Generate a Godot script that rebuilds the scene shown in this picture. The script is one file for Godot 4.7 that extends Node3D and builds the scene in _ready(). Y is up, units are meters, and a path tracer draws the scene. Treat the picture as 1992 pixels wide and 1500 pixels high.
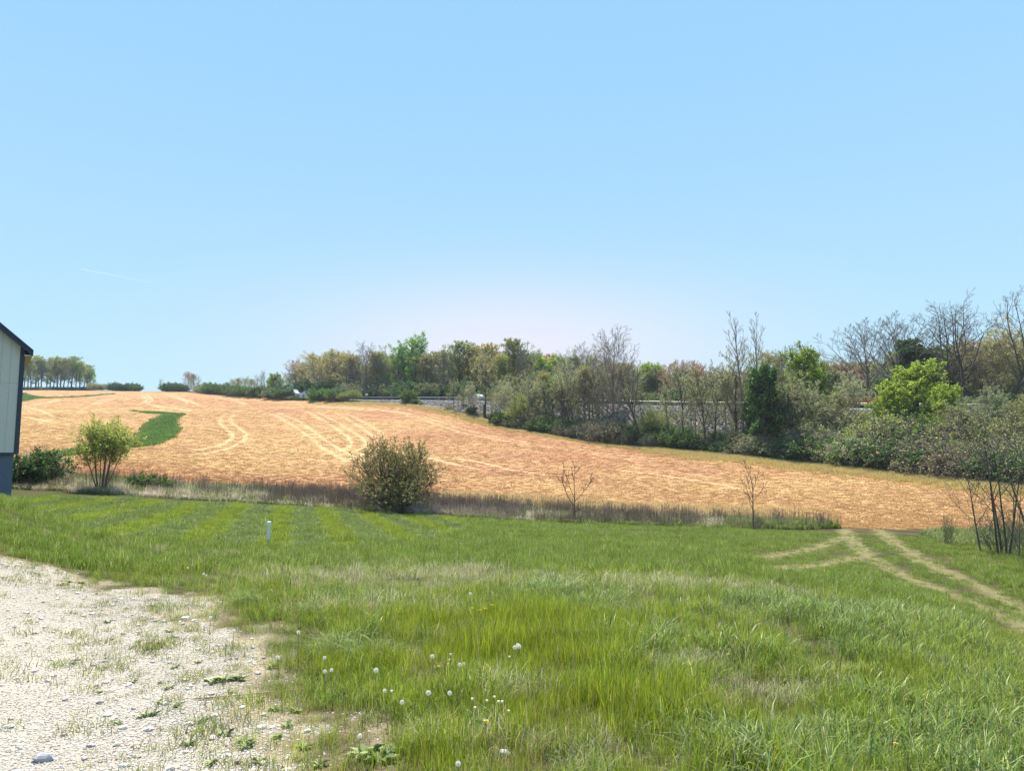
extends Node3D

# ---------------------------------------------------------------- camera model of the photograph (1992 x 1500)
const F := 1422.0
const PITCH := 0.0977
const EYE := 1.65
const EXPOSURE := 2.3
var SP := sin(PITCH)
var CP := cos(PITCH)
var rng := RandomNumberGenerator.new()
var taken := {}
var mats := {}

# terrain table
const PHI0 := -52.0
const NPHI := 157
const DPHI := 104.0 / 156.0
const NR := 420
const RMIN := 1.0
const RMAX := 1500.0
var tab := PackedFloat32Array()
var LR := log(RMAX / RMIN) / (NR - 1)
var road := PackedVector3Array()
var road_on := false

class MB:
	var v := PackedVector3Array()
	var n := PackedVector3Array()
	var c := PackedColorArray()
	var i := PackedInt32Array()
	func quad(a: Vector3, b: Vector3, d: Vector3, e: Vector3, col: Color, nn = null) -> void:
		var k := v.size()
		var m: Vector3 = (d - a).cross(b - a).normalized()
		if nn != null:
			if m.dot(nn) < 0:
				var sw := b
				b = e
				e = sw
			m = nn
		v.append(a); v.append(b); v.append(d); v.append(e)
		for q in 4:
			n.append(m); c.append(col)
		i.append(k); i.append(k + 1); i.append(k + 2); i.append(k); i.append(k + 2); i.append(k + 3)
	func tri(a: Vector3, b: Vector3, d: Vector3, col: Color) -> void:
		var k := v.size()
		var m := (d - a).cross(b - a).normalized()
		v.append(a); v.append(b); v.append(d)
		for q in 3:
			n.append(m); c.append(col)
		i.append(k); i.append(k + 1); i.append(k + 2)
	func tube(pts: PackedVector3Array, r0: float, r1: float, sides: int, col: Color, cap := false) -> void:
		var k := v.size()
		var m := pts.size()
		var ref := Vector3(0.31, 0.2, 0.93)
		for j in m:
			var t: Vector3 = (pts[mini(j + 1, m - 1)] - pts[maxi(j - 1, 0)]).normalized()
			var s := t.cross(ref).normalized()
			var u := s.cross(t)
			var r := lerpf(r0, r1, float(j) / (m - 1))
			for q in sides:
				var a := TAU * q / sides
				var d := s * cos(a) + u * sin(a)
				v.append(pts[j] + d * r); n.append(d); c.append(col)
		for j in m - 1:
			for q in sides:
				var a := k + j * sides + q
				var b := k + j * sides + (q + 1) % sides
				i.append(a); i.append(b); i.append(a + sides)
				i.append(b); i.append(b + sides); i.append(a + sides)
		if cap:
			var e := v.size()
			var t2 := (pts[m - 1] - pts[m - 2]).normalized()
			for q in sides:
				v.append(v[k + (m - 1) * sides + q]); n.append(t2); c.append(col)
			for q in range(1, sides - 1):
				i.append(e); i.append(e + q); i.append(e + q + 1)
	func box(lo: Vector3, hi: Vector3, col := Color.WHITE) -> void:
		var p := []
		for x in 8:
			p.append(Vector3(hi.x if x & 1 else lo.x, hi.y if x & 2 else lo.y, hi.z if x & 4 else lo.z))
		quad(p[4], p[6], p[7], p[5], col, Vector3(0, 0, 1)); quad(p[0], p[1], p[3], p[2], col, Vector3(0, 0, -1))
		quad(p[2], p[3], p[7], p[6], col, Vector3(0, 1, 0)); quad(p[0], p[4], p[5], p[1], col, Vector3(0, -1, 0))
		quad(p[1], p[5], p[7], p[3], col, Vector3(1, 0, 0)); quad(p[0], p[2], p[6], p[4], col, Vector3(-1, 0, 0))
	# polygon in xy, extruded along z from z0 to z1
	func prism(poly: PackedVector2Array, z0: float, z1: float, col := Color.WHITE) -> void:
		var idx := Geometry2D.triangulate_polygon(poly)
		for q in range(0, idx.size(), 3):
			var a := poly[idx[q]]; var b := poly[idx[q + 1]]; var d := poly[idx[q + 2]]
			for z in [z0, z1]:
				var k := v.size()
				var nn := signf(z - (z0 + z1) / 2)
				var flip := ((d - a).cross(b - a)) * nn < 0
				for p in [a, b, d]:
					v.append(Vector3(p.x, p.y, z)); n.append(Vector3(0, 0, nn)); c.append(col)
				i.append(k); i.append(k + 2 if flip else k + 1); i.append(k + 1 if flip else k + 2)
		for q in poly.size():
			var a := poly[q]; var b := poly[(q + 1) % poly.size()]
			var e := b - a
			var nn := Vector3(e.y, -e.x, 0).normalized()
			if Geometry2D.is_polygon_clockwise(poly):
				nn = -nn
			quad(Vector3(a.x, a.y, z0), Vector3(b.x, b.y, z0), Vector3(b.x, b.y, z1), Vector3(a.x, a.y, z1), col, nn)
	func mesh() -> ArrayMesh:
		var arr := []
		arr.resize(Mesh.ARRAY_MAX)
		arr[Mesh.ARRAY_VERTEX] = v
		arr[Mesh.ARRAY_NORMAL] = n
		arr[Mesh.ARRAY_COLOR] = c
		arr[Mesh.ARRAY_INDEX] = i
		var m := ArrayMesh.new()
		m.add_surface_from_arrays(Mesh.PRIMITIVE_TRIANGLES, arr)
		return m

# ---------------------------------------------------------------- helpers
func rf(a: float, b: float) -> float:
	return rng.randf_range(a, b)

func lin(r: float, g: float, b: float) -> Color:
	return Color(r, g, b).linear_to_srgb()

func numbered(base: String) -> String:
	var k: int = taken.get(base, 0)
	taken[base] = k + 1
	return base if k == 0 else "%s_%03d" % [base, k]

func vmat(key: String, rough := 0.8, back := 0.0, tint := Color.WHITE, spec := 0.5) -> StandardMaterial3D:
	if mats.has(key):
		return mats[key]
	var m := StandardMaterial3D.new()
	m.albedo_color = tint
	m.vertex_color_use_as_albedo = true
	m.roughness = rough
	m.metallic_specular = spec
	m.cull_mode = BaseMaterial3D.CULL_DISABLED
	if back > 0:
		m.backlight_enabled = true
		m.backlight = Color(back, back, back)
	mats[key] = m
	return m

func tag(o: Node, label: String, category: String, group := "", kind := "") -> void:
	if label: o.set_meta("label", label)
	if category: o.set_meta("category", category)
	if group: o.set_meta("group", group)
	if kind: o.set_meta("kind", kind)

func part(parent: Node, called: String, mb: MB, m: Material) -> MeshInstance3D:
	var o := MeshInstance3D.new()
	o.name = called
	o.mesh = mb.mesh()
	o.material_override = m
	parent.add_child(o, true)
	return o

func thing(called: String, label: String, category: String, at: Vector3, turn := 0.0, group := "") -> Node3D:
	var o := Node3D.new()
	o.name = numbered(called)
	add_child(o)
	o.position = at
	o.rotation.y = turn
	tag(o, label, category, group)
	return o

func scatter(called: String, mesh: Mesh, m: Material, buf: PackedFloat32Array, label: String, category: String) -> void:
	if buf.is_empty():
		return
	var mm := MultiMesh.new()
	mm.transform_format = MultiMesh.TRANSFORM_3D
	mm.use_colors = true
	mm.mesh = mesh
	mm.instance_count = buf.size() / 16
	mm.buffer = buf
	var o := MultiMeshInstance3D.new()
	o.name = numbered(called)
	o.multimesh = mm
	o.material_override = m
	add_child(o)
	tag(o, label, category, "", "stuff")

func put(buf: PackedFloat32Array, at: Vector3, turn: float, sx: float, sy: float, col: Color, lean := Vector2.ZERO) -> void:
	var cs := cos(turn)
	var sn := sin(turn)
	buf.append_array(PackedFloat32Array([cs * sx, lean.x * sy, sn * sx, at.x, 0.0, sy, 0.0, at.y, -sn * sx, lean.y * sy, cs * sx, at.z, col.r, col.g, col.b, 1.0]))

# pixel row y of the photograph at ground depth d -> height in metres
func hy(y: float, d: float) -> float:
	var t := (750.0 - y) / F
	return EYE + d * (t * CP + SP) / (CP - t * SP)

func height(x: float, z: float) -> float:
	var r := maxf(sqrt(x * x + z * z), RMIN)
	var phi := rad_to_deg(atan2(x, -z))
	var a := clampf((phi - PHI0) / DPHI, 0.0, NPHI - 1.001)
	var b := clampf(log(r / RMIN) / LR, 0.0, NR - 1.001)
	var ai := int(a)
	var bi := int(b)
	var fa := a - ai
	var fb := b - bi
	var k := ai * NR + bi
	var h := lerpf(lerpf(tab[k], tab[k + 1], fb), lerpf(tab[k + NR], tab[k + NR + 1], fb), fa)
	if absf(phi) > 52.0:
		h = lerpf(h, 0.0, smoothstep(52.0, 85.0, absf(phi)))
	return h

# where the ground at depth d shows in pixel column px
func place(px: float, d: float) -> Vector3:
	var u := (px - 996.0) / F
	var x := u * d
	var h := 0.0
	for k in 4:
		h = height(x, -d)
		x = u * (d * CP + (h - EYE) * SP)
	return Vector3(x, h, -d)

# the point of the ground (or lift metres above it) that a pixel shows
func hit(px: float, py: float, lift := 0.0) -> Vector3:
	var t := (750.0 - py) / F
	var w := CP - t * SP
	var sx := (px - 996.0) / F / w
	var sy := (t * CP + SP) / w
	var d := 2.0
	var last := d
	while d < 420.0:
		if EYE + sy * d < height(sx * d, -d) + lift:
			break
		last = d
		d *= 1.01
	for k in 12:
		var m := (last + d) / 2
		if EYE + sy * m < height(sx * m, -m) + lift:
			d = m
		else:
			last = m
	return Vector3(sx * d, height(sx * d, -d), -d)

func lookup(t: Array, x: float) -> float:
	if x <= t[0][0]:
		return t[0][1]
	for k in range(1, t.size()):
		if x <= t[k][0]:
			return lerpf(t[k - 1][1], t[k][1], (x - t[k - 1][0]) / (t[k][0] - t[k - 1][0]))
	return t[-1][1]

const EDGE := [[300, 322], [315, 320], [380, 290], [450, 262], [500, 240], [560, 214], [650, 190], [800, 163], [950, 137], [1000, 126], [1100, 116], [1200, 110], [1400, 95], [1600, 82], [1700, 75], [1800, 68], [1900, 62], [2000, 58], [2200, 52], [2400, 48]]
const ROADP := [[2600, 66, 800], [2300, 72, 799], [2100, 79, 797], [1900, 85, 796], [1600, 103, 792], [1300, 122, 788], [1000, 150, 780], [800, 178, 777], [680, 200, 776], [560, 240, 770], [450, 300, 764], [400, 380, 762]]

func edge_d(px: float) -> float:
	return lookup(EDGE, px)

func road_d(px: float) -> float:
	var best := 380.0
	for k in range(ROADP.size() - 1):
		var a: Array = ROADP[k]
		var b: Array = ROADP[k + 1]
		if px <= a[0] and px >= b[0]:
			best = lerpf(a[1], b[1], (px - a[0]) / float(b[0] - a[0]))
	return best

# nearest point of the road's near edge: (signed distance, positive on the camera's side; height)
func road_near(x: float, z: float) -> Vector2:
	var best := 1e9
	var hh := 0.0
	var side := 1.0
	for k in range(road.size() - 1):
		var ax := road[k].x; var az := road[k].z
		var ex := road[k + 1].x - ax; var ez := road[k + 1].z - az
		var t := clampf(((x - ax) * ex + (z - az) * ez) / (ex * ex + ez * ez), 0, 1)
		var dx := x - ax - ex * t; var dz := z - az - ez * t
		var d := dx * dx + dz * dz
		if d < best:
			best = d
			hh = lerpf(road[k].y, road[k + 1].y, t)
			side = 1.0 if ex * dz - ez * dx < 0 else -1.0
	return Vector2(sqrt(best) * side, hh)

# ---------------------------------------------------------------- terrain
func make_terrain_table() -> void:
	# [pixel column, [depth, height or pixel row (values above 100 are rows)], ...]
	var cols := [
		[-300, [4, 0.0], [8, 0.25], [12, 0.7], [17, 0.95], [22, 0.8], [28, 0.6], [34, 0.5], [42, 925], [60, 885], [85, 850], [110, 828], [150, 805], [190, 790], [250, 774], [310, 761], [340, 758]],
		[0, [4, 0.0], [8, 0.12], [10, 0.28], [14, 0.62], [17, 0.76], [18.6, 0.6], [21, 0.12], [28, 0.12], [33, 950], [37, 940], [42, 925], [60, 885], [85, 850], [110, 828], [150, 805], [190, 790], [250, 774], [310, 761], [340, 757]],
		[110, [4, 0.0], [8, 0.06], [10, 0.14], [13, 0.28], [15, 0.3], [17, 0.16], [20, 0.05], [28, 0.06], [33, 955], [37, 946], [42, 926], [60, 887], [85, 851], [110, 829], [150, 806], [190, 791], [250, 775], [312, 761], [340, 758]],
		[200, [4, 0.0], [8, 0.02], [14, 0.05], [20, -0.06], [26, -0.1], [33, 960], [37, 952], [42, 928], [60, 889], [85, 853], [110, 831], [150, 806], [190, 791], [250, 775], [315, 761], [340, 759]],
		[400, [4, 0.0], [8, 0.0], [14, -0.12], [18, -0.25], [26, -0.32], [33, 974], [37, 966], [43, 945], [50, 925], [62, 897], [80, 866], [110, 834], [150, 807], [190, 792], [250, 775], [290, 764], [340, 761]],
		[600, [4, 0.0], [8, -0.02], [12, -0.12], [18, -0.45], [26, -0.6], [33, 986], [37, 980], [43, 957], [50, 936], [62, 906], [80, 874], [110, 838], [140, 813], [170, 797], [200, 787], [240, 778], [300, 772]],
		[800, [4, 0.0], [8, -0.03], [12, -0.14], [18, -0.48], [26, -0.75], [33, 1000], [37, 996], [43, 968], [50, 946], [62, 914], [80, 880], [105, 848], [130, 822], [150, 805], [163, 795], [190, 786], [230, 780]],
		[1000, [4, 0.0], [8, -0.03], [12, -0.16], [18, -0.5], [25, -0.88], [33, 1014], [37, 1009], [43, 978], [52, 950], [65, 914], [80, 886], [95, 863], [112, 846], [126, 837], [160, 815], [220, 800]],
		[1200, [4, 0.0], [8, -0.04], [12, -0.2], [18, -0.6], [25, -1.0], [33, 1022], [37, 1018], [43, 990], [52, 960], [65, 931], [85, 896], [110, 868], [140, 848], [200, 830]],
		[1400, [4, 0.0], [8, -0.05], [12, -0.25], [18, -0.7], [25, -1.15], [33, 1030], [37, 1020], [43, 995], [55, 957], [70, 924], [95, 886], [120, 870], [190, 850]],
		[1600, [4, 0.0], [8, -0.1], [12, -0.42], [18, -0.95], [25, -1.3], [33, 1034], [37, 1019], [45, 985], [58, 950], [82, 908], [110, 885], [190, 855]],
		[1800, [4, -0.02], [8, -0.22], [12, -0.7], [18, -1.15], [25, -1.38], [33, 1037], [37, 1020], [45, 985], [56, 956], [68, 930], [100, 895], [190, 860]],
		[2000, [4, -0.03], [8, -0.35], [12, -0.95], [15, -1.28], [19, -1.38], [24, -1.45], [31, 1046], [45, 990], [60, 948], [90, 905], [190, 860]],
		[2300, [4, -0.05], [8, -0.4], [12, -1.0], [16, -1.3], [24, -1.45], [30, -1.6], [45, 990], [55, 955], [90, 905], [190, 860]],
		[2700, [4, -0.05], [8, -0.4], [12, -1.0], [16, -1.3], [24, -1.45], [30, -1.6], [45, 990], [55, 955], [90, 905], [190, 860]],
	]
	var phis := []
	var prof := []
	for col in cols:
		var phi := rad_to_deg(atan((col[0] - 996.0) / F))
		phis.append(phi)
		var ds := []
		var hs := []
		for k in range(1, col.size()):
			var d: float = col[k][0]
			var q: float = col[k][1]
			ds.append(log(d / cos(deg_to_rad(phi))))
			hs.append(hy(q, d) if q > 100 else q)
		var out := PackedFloat32Array()
		for j in NR:
			var l := log(RMIN) + LR * j
			var h: float = hs[-1]
			if l <= ds[0]:
				h = hs[0]
			else:
				for k in range(1, ds.size()):
					if l <= ds[k]:
						h = lerpf(hs[k - 1], hs[k], (l - ds[k - 1]) / (ds[k] - ds[k - 1]))
						break
			out.append(h)
		for pass_ in 2:
			var o2 := out.duplicate()
			for j in range(2, NR - 2):
				out[j] = (o2[j - 2] + o2[j - 1] + o2[j] * 2 + o2[j + 1] + o2[j + 2]) / 6.0
		prof.append(out)
	tab.resize(NPHI * NR)
	for a in NPHI:
		var phi := PHI0 + a * DPHI
		var k := 0
		while k < phis.size() - 2 and phi > phis[k + 1]:
			k += 1
		var w := clampf((phi - phis[k]) / (phis[k + 1] - phis[k]), 0, 1)
		w = lerpf(w, smoothstep(0.0, 1.0, w), 0.5)
		for j in NR:
			tab[a * NR + j] = lerpf(prof[k][j], prof[k + 1][j], w)
	# the road and its embankment
	for r in ROADP:
		var h := hy(r[2], r[1]) - 0.1
		var x: float = (r[0] - 996.0) / F * (r[1] * CP + (h - EYE) * SP)
		road.append(Vector3(x, h, -r[1]))
	for a in range(30, NPHI):
		var phi := deg_to_rad(PHI0 + a * DPHI)
		for j in NR:
			var r := RMIN * exp(LR * j)
			if r < 45.0:
				continue
			var x := sin(phi) * r
			var z := -cos(phi) * r
			var q := road_near(x, z)
			var k := a * NR + j
			if q.x > 0:
				if q.x < 16.0:
					tab[k] = lerpf(tab[k], q.y - 0.25, 1.0 - smoothstep(0.5, 15.0, q.x))
			else:
				tab[k] = lerpf(q.y - 0.25, tab[k], smoothstep(60.0, 200.0, -q.x) * 0.5)

var poly := {}
func poly_of(pts: Array) -> PackedVector2Array:
	var out := PackedVector2Array()
	for p in pts:
		out.append(Vector2(p.x, p.z))
	return out

func hits(pts: Array) -> Array:
	var out := []
	for p in pts:
		out.append(hit(p[0], p[1]))
	return out

func inside(which: String, x: float, z: float) -> bool:
	return Geometry2D.is_point_in_polygon(Vector2(x, z), poly[which])

const MX0 := -280.0
const MZ0 := -350.0
const MW := 1640
const MH := 1320
const MC := 0.25
var tracks := PackedByteArray()
var orange := PackedFloat32Array()
const OW := 110
const OH := 90

func stamp(a: Vector3, b: Vector3, wide: float) -> void:
	var n := int(a.distance_to(b) / 0.2) + 1
	for k in n:
		var p := a.lerp(b, float(k) / n)
		var cx := (p.x - MX0) / MC
		var cz := (p.z - MZ0) / MC
		var r := wide / MC
		for ix in range(int(cx - r - 1), int(cx + r + 2)):
			for iz in range(int(cz - r - 1), int(cz + r + 2)):
				if ix < 0 or iz < 0 or ix >= MW or iz >= MH:
					continue
				var d := Vector2(ix - cx, iz - cz).length()
				var val := int(255 * clampf(r + 0.5 - d, 0, 1))
				if val > tracks[iz * MW + ix]:
					tracks[iz * MW + ix] = val

func track_line(ox: float, oy: float, s: float, xy: Array, wide := 0.2) -> void:
	var last = null
	for k in range(0, xy.size(), 2):
		var p := hit(ox + xy[k] / s, oy + xy[k + 1] / s)
		if last != null and last.distance_to(p) < 130:
			stamp(last, p, wide)
		last = p

func tracked(x: float, z: float) -> float:
	var ix := int((x - MX0) / MC)
	var iz := int((z - MZ0) / MC)
	if ix < 0 or iz < 0 or ix >= MW or iz >= MH:
		return 0.0
	return tracks[iz * MW + ix] / 255.0

func orangeness(x: float, z: float) -> float:
	var fx := clampf((x + 300.0) / 4.0, 0, OW - 1.001)
	var fz := clampf((z + 350.0) / 4.0, 0, OH - 1.001)
	var ix := int(fx)
	var iz := int(fz)
	var k := iz * OW + ix
	return lerpf(lerpf(orange[k], orange[k + 1], fx - ix), lerpf(orange[k + OW], orange[k + OW + 1], fx - ix), fz - iz)

var ruts := []
func rut_at(x: float, z: float) -> float:
	var best := 1e9
	var p := Vector2(x, z)
	if x < -1.0 or z > 0 or z < -42:
		return best
	for r in ruts:
		for k in range(r.size() - 1):
			var q := Geometry2D.get_closest_point_to_segment(p, r[k], r[k + 1])
			best = minf(best, q.distance_to(p))
	return best

var nz := FastNoiseLite.new()
var nz2 := FastNoiseLite.new()
var nz3 := FastNoiseLite.new()

func make_zones() -> void:
	nz.seed = 3; nz.frequency = 0.35; nz.fractal_octaves = 3
	nz2.seed = 8; nz2.frequency = 0.05; nz2.fractal_octaves = 3
	nz3.seed = 12; nz3.frequency = 1.6; nz3.fractal_octaves = 2
	var gravel := hits([[-260, 1085], [0, 1088], [60, 1108], [110, 1128], [180, 1140], [260, 1152], [330, 1175], [375, 1215], [405, 1260], [440, 1290], [480, 1330], [520, 1360], [535, 1400], [550, 1450], [560, 1500], [590, 1640]])
	gravel.append(Vector3(-0.2, 0, 4)); gravel.append(Vector3(-22, 0, 6)); gravel.append(Vector3(-22, 0, -8))
	poly.gravel = poly_of(gravel)
	var near := [[-300, 40.5], [0, 41], [200, 41], [400, 41.5], [600, 41.5], [800, 41], [1000, 40.5], [1200, 39.5], [1400, 38], [1550, 36.5], [1630, 34.6], [1720, 34.3], [1850, 34], [2000, 32.5], [2400, 29]]
	var fld := []
	for p in near:
		fld.append(place(p[0], p[1]))
	for k in range(EDGE.size() - 1, -1, -1):
		fld.append(place(EDGE[k][0], EDGE[k][1]))
	for p in [[200, 328], [60, 333], [0, 334], [-300, 334]]:
		fld.append(place(p[0], p[1]))
	poly.field = poly_of(fld)
	var edge := []
	for p in [[-320, 33], [0, 33], [400, 33], [800, 33], [1000, 33], [1200, 33], [1450, 33.2], [1580, 33.6], [1630, 34.6]]:
		edge.append(place(p[0], p[1]))
	for k in range(10, -1, -1):
		edge.append(place(near[k][0], near[k][1]))
	poly.verge = poly_of(edge)
	# mown part of the grass, up to the foot of the weeds
	var lawn := [place(-320, 33), place(0, 33), place(400, 33), place(700, 33), place(900, 33)]
	lawn += hits([[905, 1030], [840, 1052], [700, 1062], [560, 1064], [430, 1066], [300, 1052], [170, 1042], [110, 1015]])
	lawn.append(place(0, 19.5)); lawn.append(place(-320, 24))
	poly.lawn = poly_of(lawn)
	poly.waterway = poly_of(hits([[93, 890], [175, 881], [235, 873], [275, 869], [305, 864], [332, 853], [346, 842], [345, 830], [342, 820], [351, 811], [362, 806], [335, 804], [290, 801], [255, 799], [255, 801], [318, 807], [304, 815], [286, 825], [277, 838], [271, 853], [235, 862], [175, 873], [93, 884]]))
	poly.swale = poly_of(hits([[-40, 786], [44, 782], [72, 776], [118, 774.5], [179, 771.5], [228, 766.5], [226, 765.3], [179, 769], [118, 772.5], [90, 773], [60, 769], [46, 764.5], [-40, 763]]))
	for r in [[[1642, 1030], [1656, 1052], [1690, 1085], [1750, 1118], [1830, 1150], [1910, 1182], [2000, 1222], [2150, 1300]], [[1712, 1032], [1738, 1056], [1790, 1090], [1850, 1118], [1920, 1150], [2000, 1190], [2150, 1262]], [[1640, 1045], [1590, 1066], [1530, 1078], [1465, 1086]], [[1665, 1086], [1610, 1098], [1550, 1105], [1490, 1108]]]:
		var l := PackedVector2Array()
		for p in hits(r):
			l.append(Vector2(p.x, p.z))
		ruts.append(l)
	# sprayer and planter tracks on the field, traced from the photograph onto the ground
	tracks.resize(MW * MH)
	for l in [[560, 615, 510, 650, 505, 690, 545, 730, 600, 770, 605, 800, 560, 840, 480, 870, 300, 905], [630, 620, 590, 650, 600, 690, 660, 730, 710, 770, 705, 810, 650, 850, 560, 890, 380, 930],
		[880, 610, 960, 640, 1040, 690, 1120, 740, 1200, 800, 1270, 860, 1340, 905, 1400, 940, 1480, 990], [960, 610, 1060, 650, 1140, 690, 1230, 750, 1300, 810, 1380, 860, 1450, 905, 1560, 960, 1640, 990],
		[1180, 600, 1260, 640, 1340, 690, 1420, 740, 1490, 790, 1525, 840, 1500, 880, 1420, 910, 1300, 935], [1260, 605, 1350, 650, 1440, 700, 1530, 755, 1600, 800, 1635, 850, 1600, 890, 1500, 925, 1380, 950],
		[1400, 610, 1480, 650, 1560, 700, 1630, 745, 1700, 790, 1740, 830], [1490, 620, 1560, 650, 1650, 700, 1740, 750, 1790, 790]]:
		track_line(300, 650, 3.984, l)
	for l in [[90, 465, 180, 500, 250, 525, 265, 540], [130, 465, 220, 500, 290, 520, 300, 540], [470, 490, 580, 510, 650, 530, 700, 545], [560, 490, 640, 515, 720, 545]]:
		track_line(300, 650, 3.984, l, 0.24)
	for l in [[0, 560, 300, 596, 520, 590, 700, 600], [700, 580, 1000, 572, 1250, 560, 1500, 575, 1992, 620]]:
		track_line(300, 650, 3.984, l, 0.5)
	for l in [[0, 672, 150, 692, 300, 750, 500, 815, 700, 852, 1000, 902, 1300, 942, 1600, 987, 1992, 1030], [0, 660, 200, 690, 350, 738, 550, 798, 700, 833, 1000, 888, 1300, 923, 1700, 980, 1992, 1012]]:
		track_line(780, 640, 3.984, l)
	for l in [[860, 505, 940, 470, 1000, 452, 1200, 450], [910, 505, 990, 472, 1050, 452], [1300, 412, 1365, 460, 1350, 480, 1300, 500], [1350, 412, 1410, 460, 1390, 485, 1350, 500, 1480, 525, 1700, 540], [1600, 440, 1720, 475, 1730, 495], [1650, 445, 1770, 480, 1850, 520], [330, 510, 540, 465], [390, 510, 580, 465], [220, 520, 400, 570, 500, 620], [230, 620, 470, 670], [1340, 492, 1640, 494]]:
		track_line(0, 680, 4.743, l, 0.28)
	for l in [[300, 210, 480, 235, 640, 262, 800, 300, 1000, 345], [0, 290, 200, 300, 330, 250], [820, 275, 1000, 300, 1200, 350, 1400, 380]]:
		track_line(600, 800, 3.06, l, 0.24)
	for l in [[0, 140, 200, 160, 420, 195, 600, 230], [60, 120, 300, 150, 500, 180]]:
		track_line(1200, 860, 2.515, l, 0.2)
	var pts := [[150, 800, 0.1], [100, 850, 0.15], [300, 880, 0.25], [450, 870, 0.25], [560, 850, 0.2], [400, 900, 0.3], [600, 880, 0.1], [300, 780, 0.75], [200, 770, 0.6], [450, 785, 0.8], [600, 800, 0.6], [700, 830, 0.45], [760, 800, 0.85], [900, 850, 0.9], [1000, 842, 1.0], [1000, 880, 0.7], [900, 905, 0.8], [1000, 920, 0.75], [1100, 890, 0.9], [1200, 890, 0.95], [1300, 910, 0.75], [1100, 950, 0.35], [1250, 940, 0.35], [1400, 960, 0.25], [1500, 920, 0.5], [1600, 960, 0.25], [1650, 1000, 0.25], [1800, 960, 0.3], [1850, 1010, 0.4], [1400, 1000, 0.6], [700, 945, 0.65], [500, 930, 0.7], [350, 925, 0.75], [250, 905, 0.5], [600, 915, 0.35], [1900, 990, 0.45], [100, 780, 0.5], [60, 820, 0.2], [750, 890, 0.3], [800, 930, 0.5], [1700, 1015, 0.0], [1600, 1003, 0.1], [1500, 985, 0.15], [1750, 985, 0.2], [1300, 985, 0.5], [1680, 1022, 0.0]]
	var at := []
	for p in pts:
		var q := hit(p[0], p[1])
		at.append(Vector3(q.x, q.z, p[2]))
	orange.resize(OW * OH)
	for iz in OH:
		for ix in OW:
			var x := -300.0 + ix * 4
			var z := -350.0 + iz * 4
			var s := 0.0
			var w := 0.0
			for q in at:
				var dx: float = x - q.x
				var dz: float = z - q.y
				var g: float = 1.0 / (pow((dx * dx + dz * dz) / (z * z) * 1600.0, 1.5) + 0.5)
				s += g * q.z
				w += g
			orange[iz * OW + ix] = s / w

# metres inside (positive) or outside the gravel's ragged edge
func gravel_in(x: float, z: float) -> float:
	if z < -14.0 or x > 3.5:
		return -9.0
	var p := Vector2(x, z)
	var pg: PackedVector2Array = poly.gravel
	var d := 9.0
	for e in range(1, 15):
		d = minf(d, Geometry2D.get_closest_point_to_segment(p, pg[e], pg[e + 1]).distance_to(p))
	if not Geometry2D.is_point_in_polygon(p, pg):
		d = -d
	return d + nz.get_noise_2d(x * 1.3, z * 1.3) * 0.6 + nz3.get_noise_2d(x * 1.5, z * 1.5) * 0.25

enum {MEADOW, GRAVEL, LAWN, VERGE, FIELD, WATERWAY, BANK, RIPRAP}
func zone(x: float, z: float) -> int:
	var phi := absf(atan2(x, -z))
	if gravel_in(x, z) > 0:
		return GRAVEL
	if z > -14.0 or phi > 0.9:
		return MEADOW
	if z > -36.0 and inside("lawn", x, z):
		return LAWN
	if z > -45.0 and inside("verge", x, z):
		return VERGE
	if inside("field", x, z):
		var wx := x + 0.8 * nz.get_noise_2d(x, z)
		var wz := z + 1.2 * nz.get_noise_2d(x + 70, z)
		if z < -42.0 and (inside("waterway", wx, wz) or inside("swale", wx, wz)):
			return WATERWAY
		return FIELD
	if z < -43.0:
		if x > -30:
			var q := road_near(x, z)
			if q.x > 0 and q.x < 9.5:
				return RIPRAP
		return BANK
	return MEADOW

func ground_colour(k: int, x: float, z: float) -> Color:
	var a := nz.get_noise_2d(x, z)
	var b := nz2.get_noise_2d(x, z)
	var c := nz3.get_noise_2d(x, z)
	match k:
		GRAVEL:
			var g := 0.47 + 0.05 * a + 0.05 * c
			return Color(g, g * 0.94, g * 0.83)
		LAWN:
			return Color(0.06, 0.085, 0.02).lerp(Color(0.10, 0.09, 0.035), clampf(a + 0.3, 0, 1))
		MEADOW:
			var m := Color(0.06, 0.065, 0.022).lerp(Color(0.15, 0.115, 0.065), clampf(a * 1.2 + 0.35, 0, 1))
			if z < -6.0 and x > 3.0:
				m = m.lerp(Color(0.24, 0.225, 0.105), 1.0 - smoothstep(0.05, 0.5, rut_at(x, z) + 0.3 * c))
			return m.lerp(Color(0.43, 0.37, 0.27), smoothstep(-0.6, 0.05, gravel_in(x, z) + 0.3 * c))
		VERGE:
			return Color(0.13, 0.13, 0.06).lerp(Color(0.22, 0.17, 0.11), clampf(a + 0.5, 0, 1))
		WATERWAY:
			return Color(0.045, 0.095, 0.03).lerp(Color(0.12, 0.16, 0.04), clampf(b * 2.5 + c * 0.6 + 0.2, 0, 1))
		FIELD:
			var o := orangeness(x, z) + b * 0.35 + a * 0.16 + nz.get_noise_2d(x * 0.8 + 50, z * 2.6) * 0.26
			o = clampf(o, 0, 1)
			var f := Color(0.71, 0.485, 0.23).lerp(Color(0.55, 0.295, 0.16), o)
			f = f.lerp(Color(0.32, 0.18, 0.09), clampf(c * 0.7 - 0.05, 0, 1) * 0.45)
			return f.lerp(Color(0.82, 0.63, 0.38), tracked(x, z) * 0.75)
		RIPRAP:
			var g := 0.19 + 0.08 * c
			return Color(g, g * 0.94, g * 0.9)
	return Color(0.09, 0.10, 0.04).lerp(Color(0.14, 0.10, 0.06), clampf(a + 0.4, 0, 1))

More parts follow.
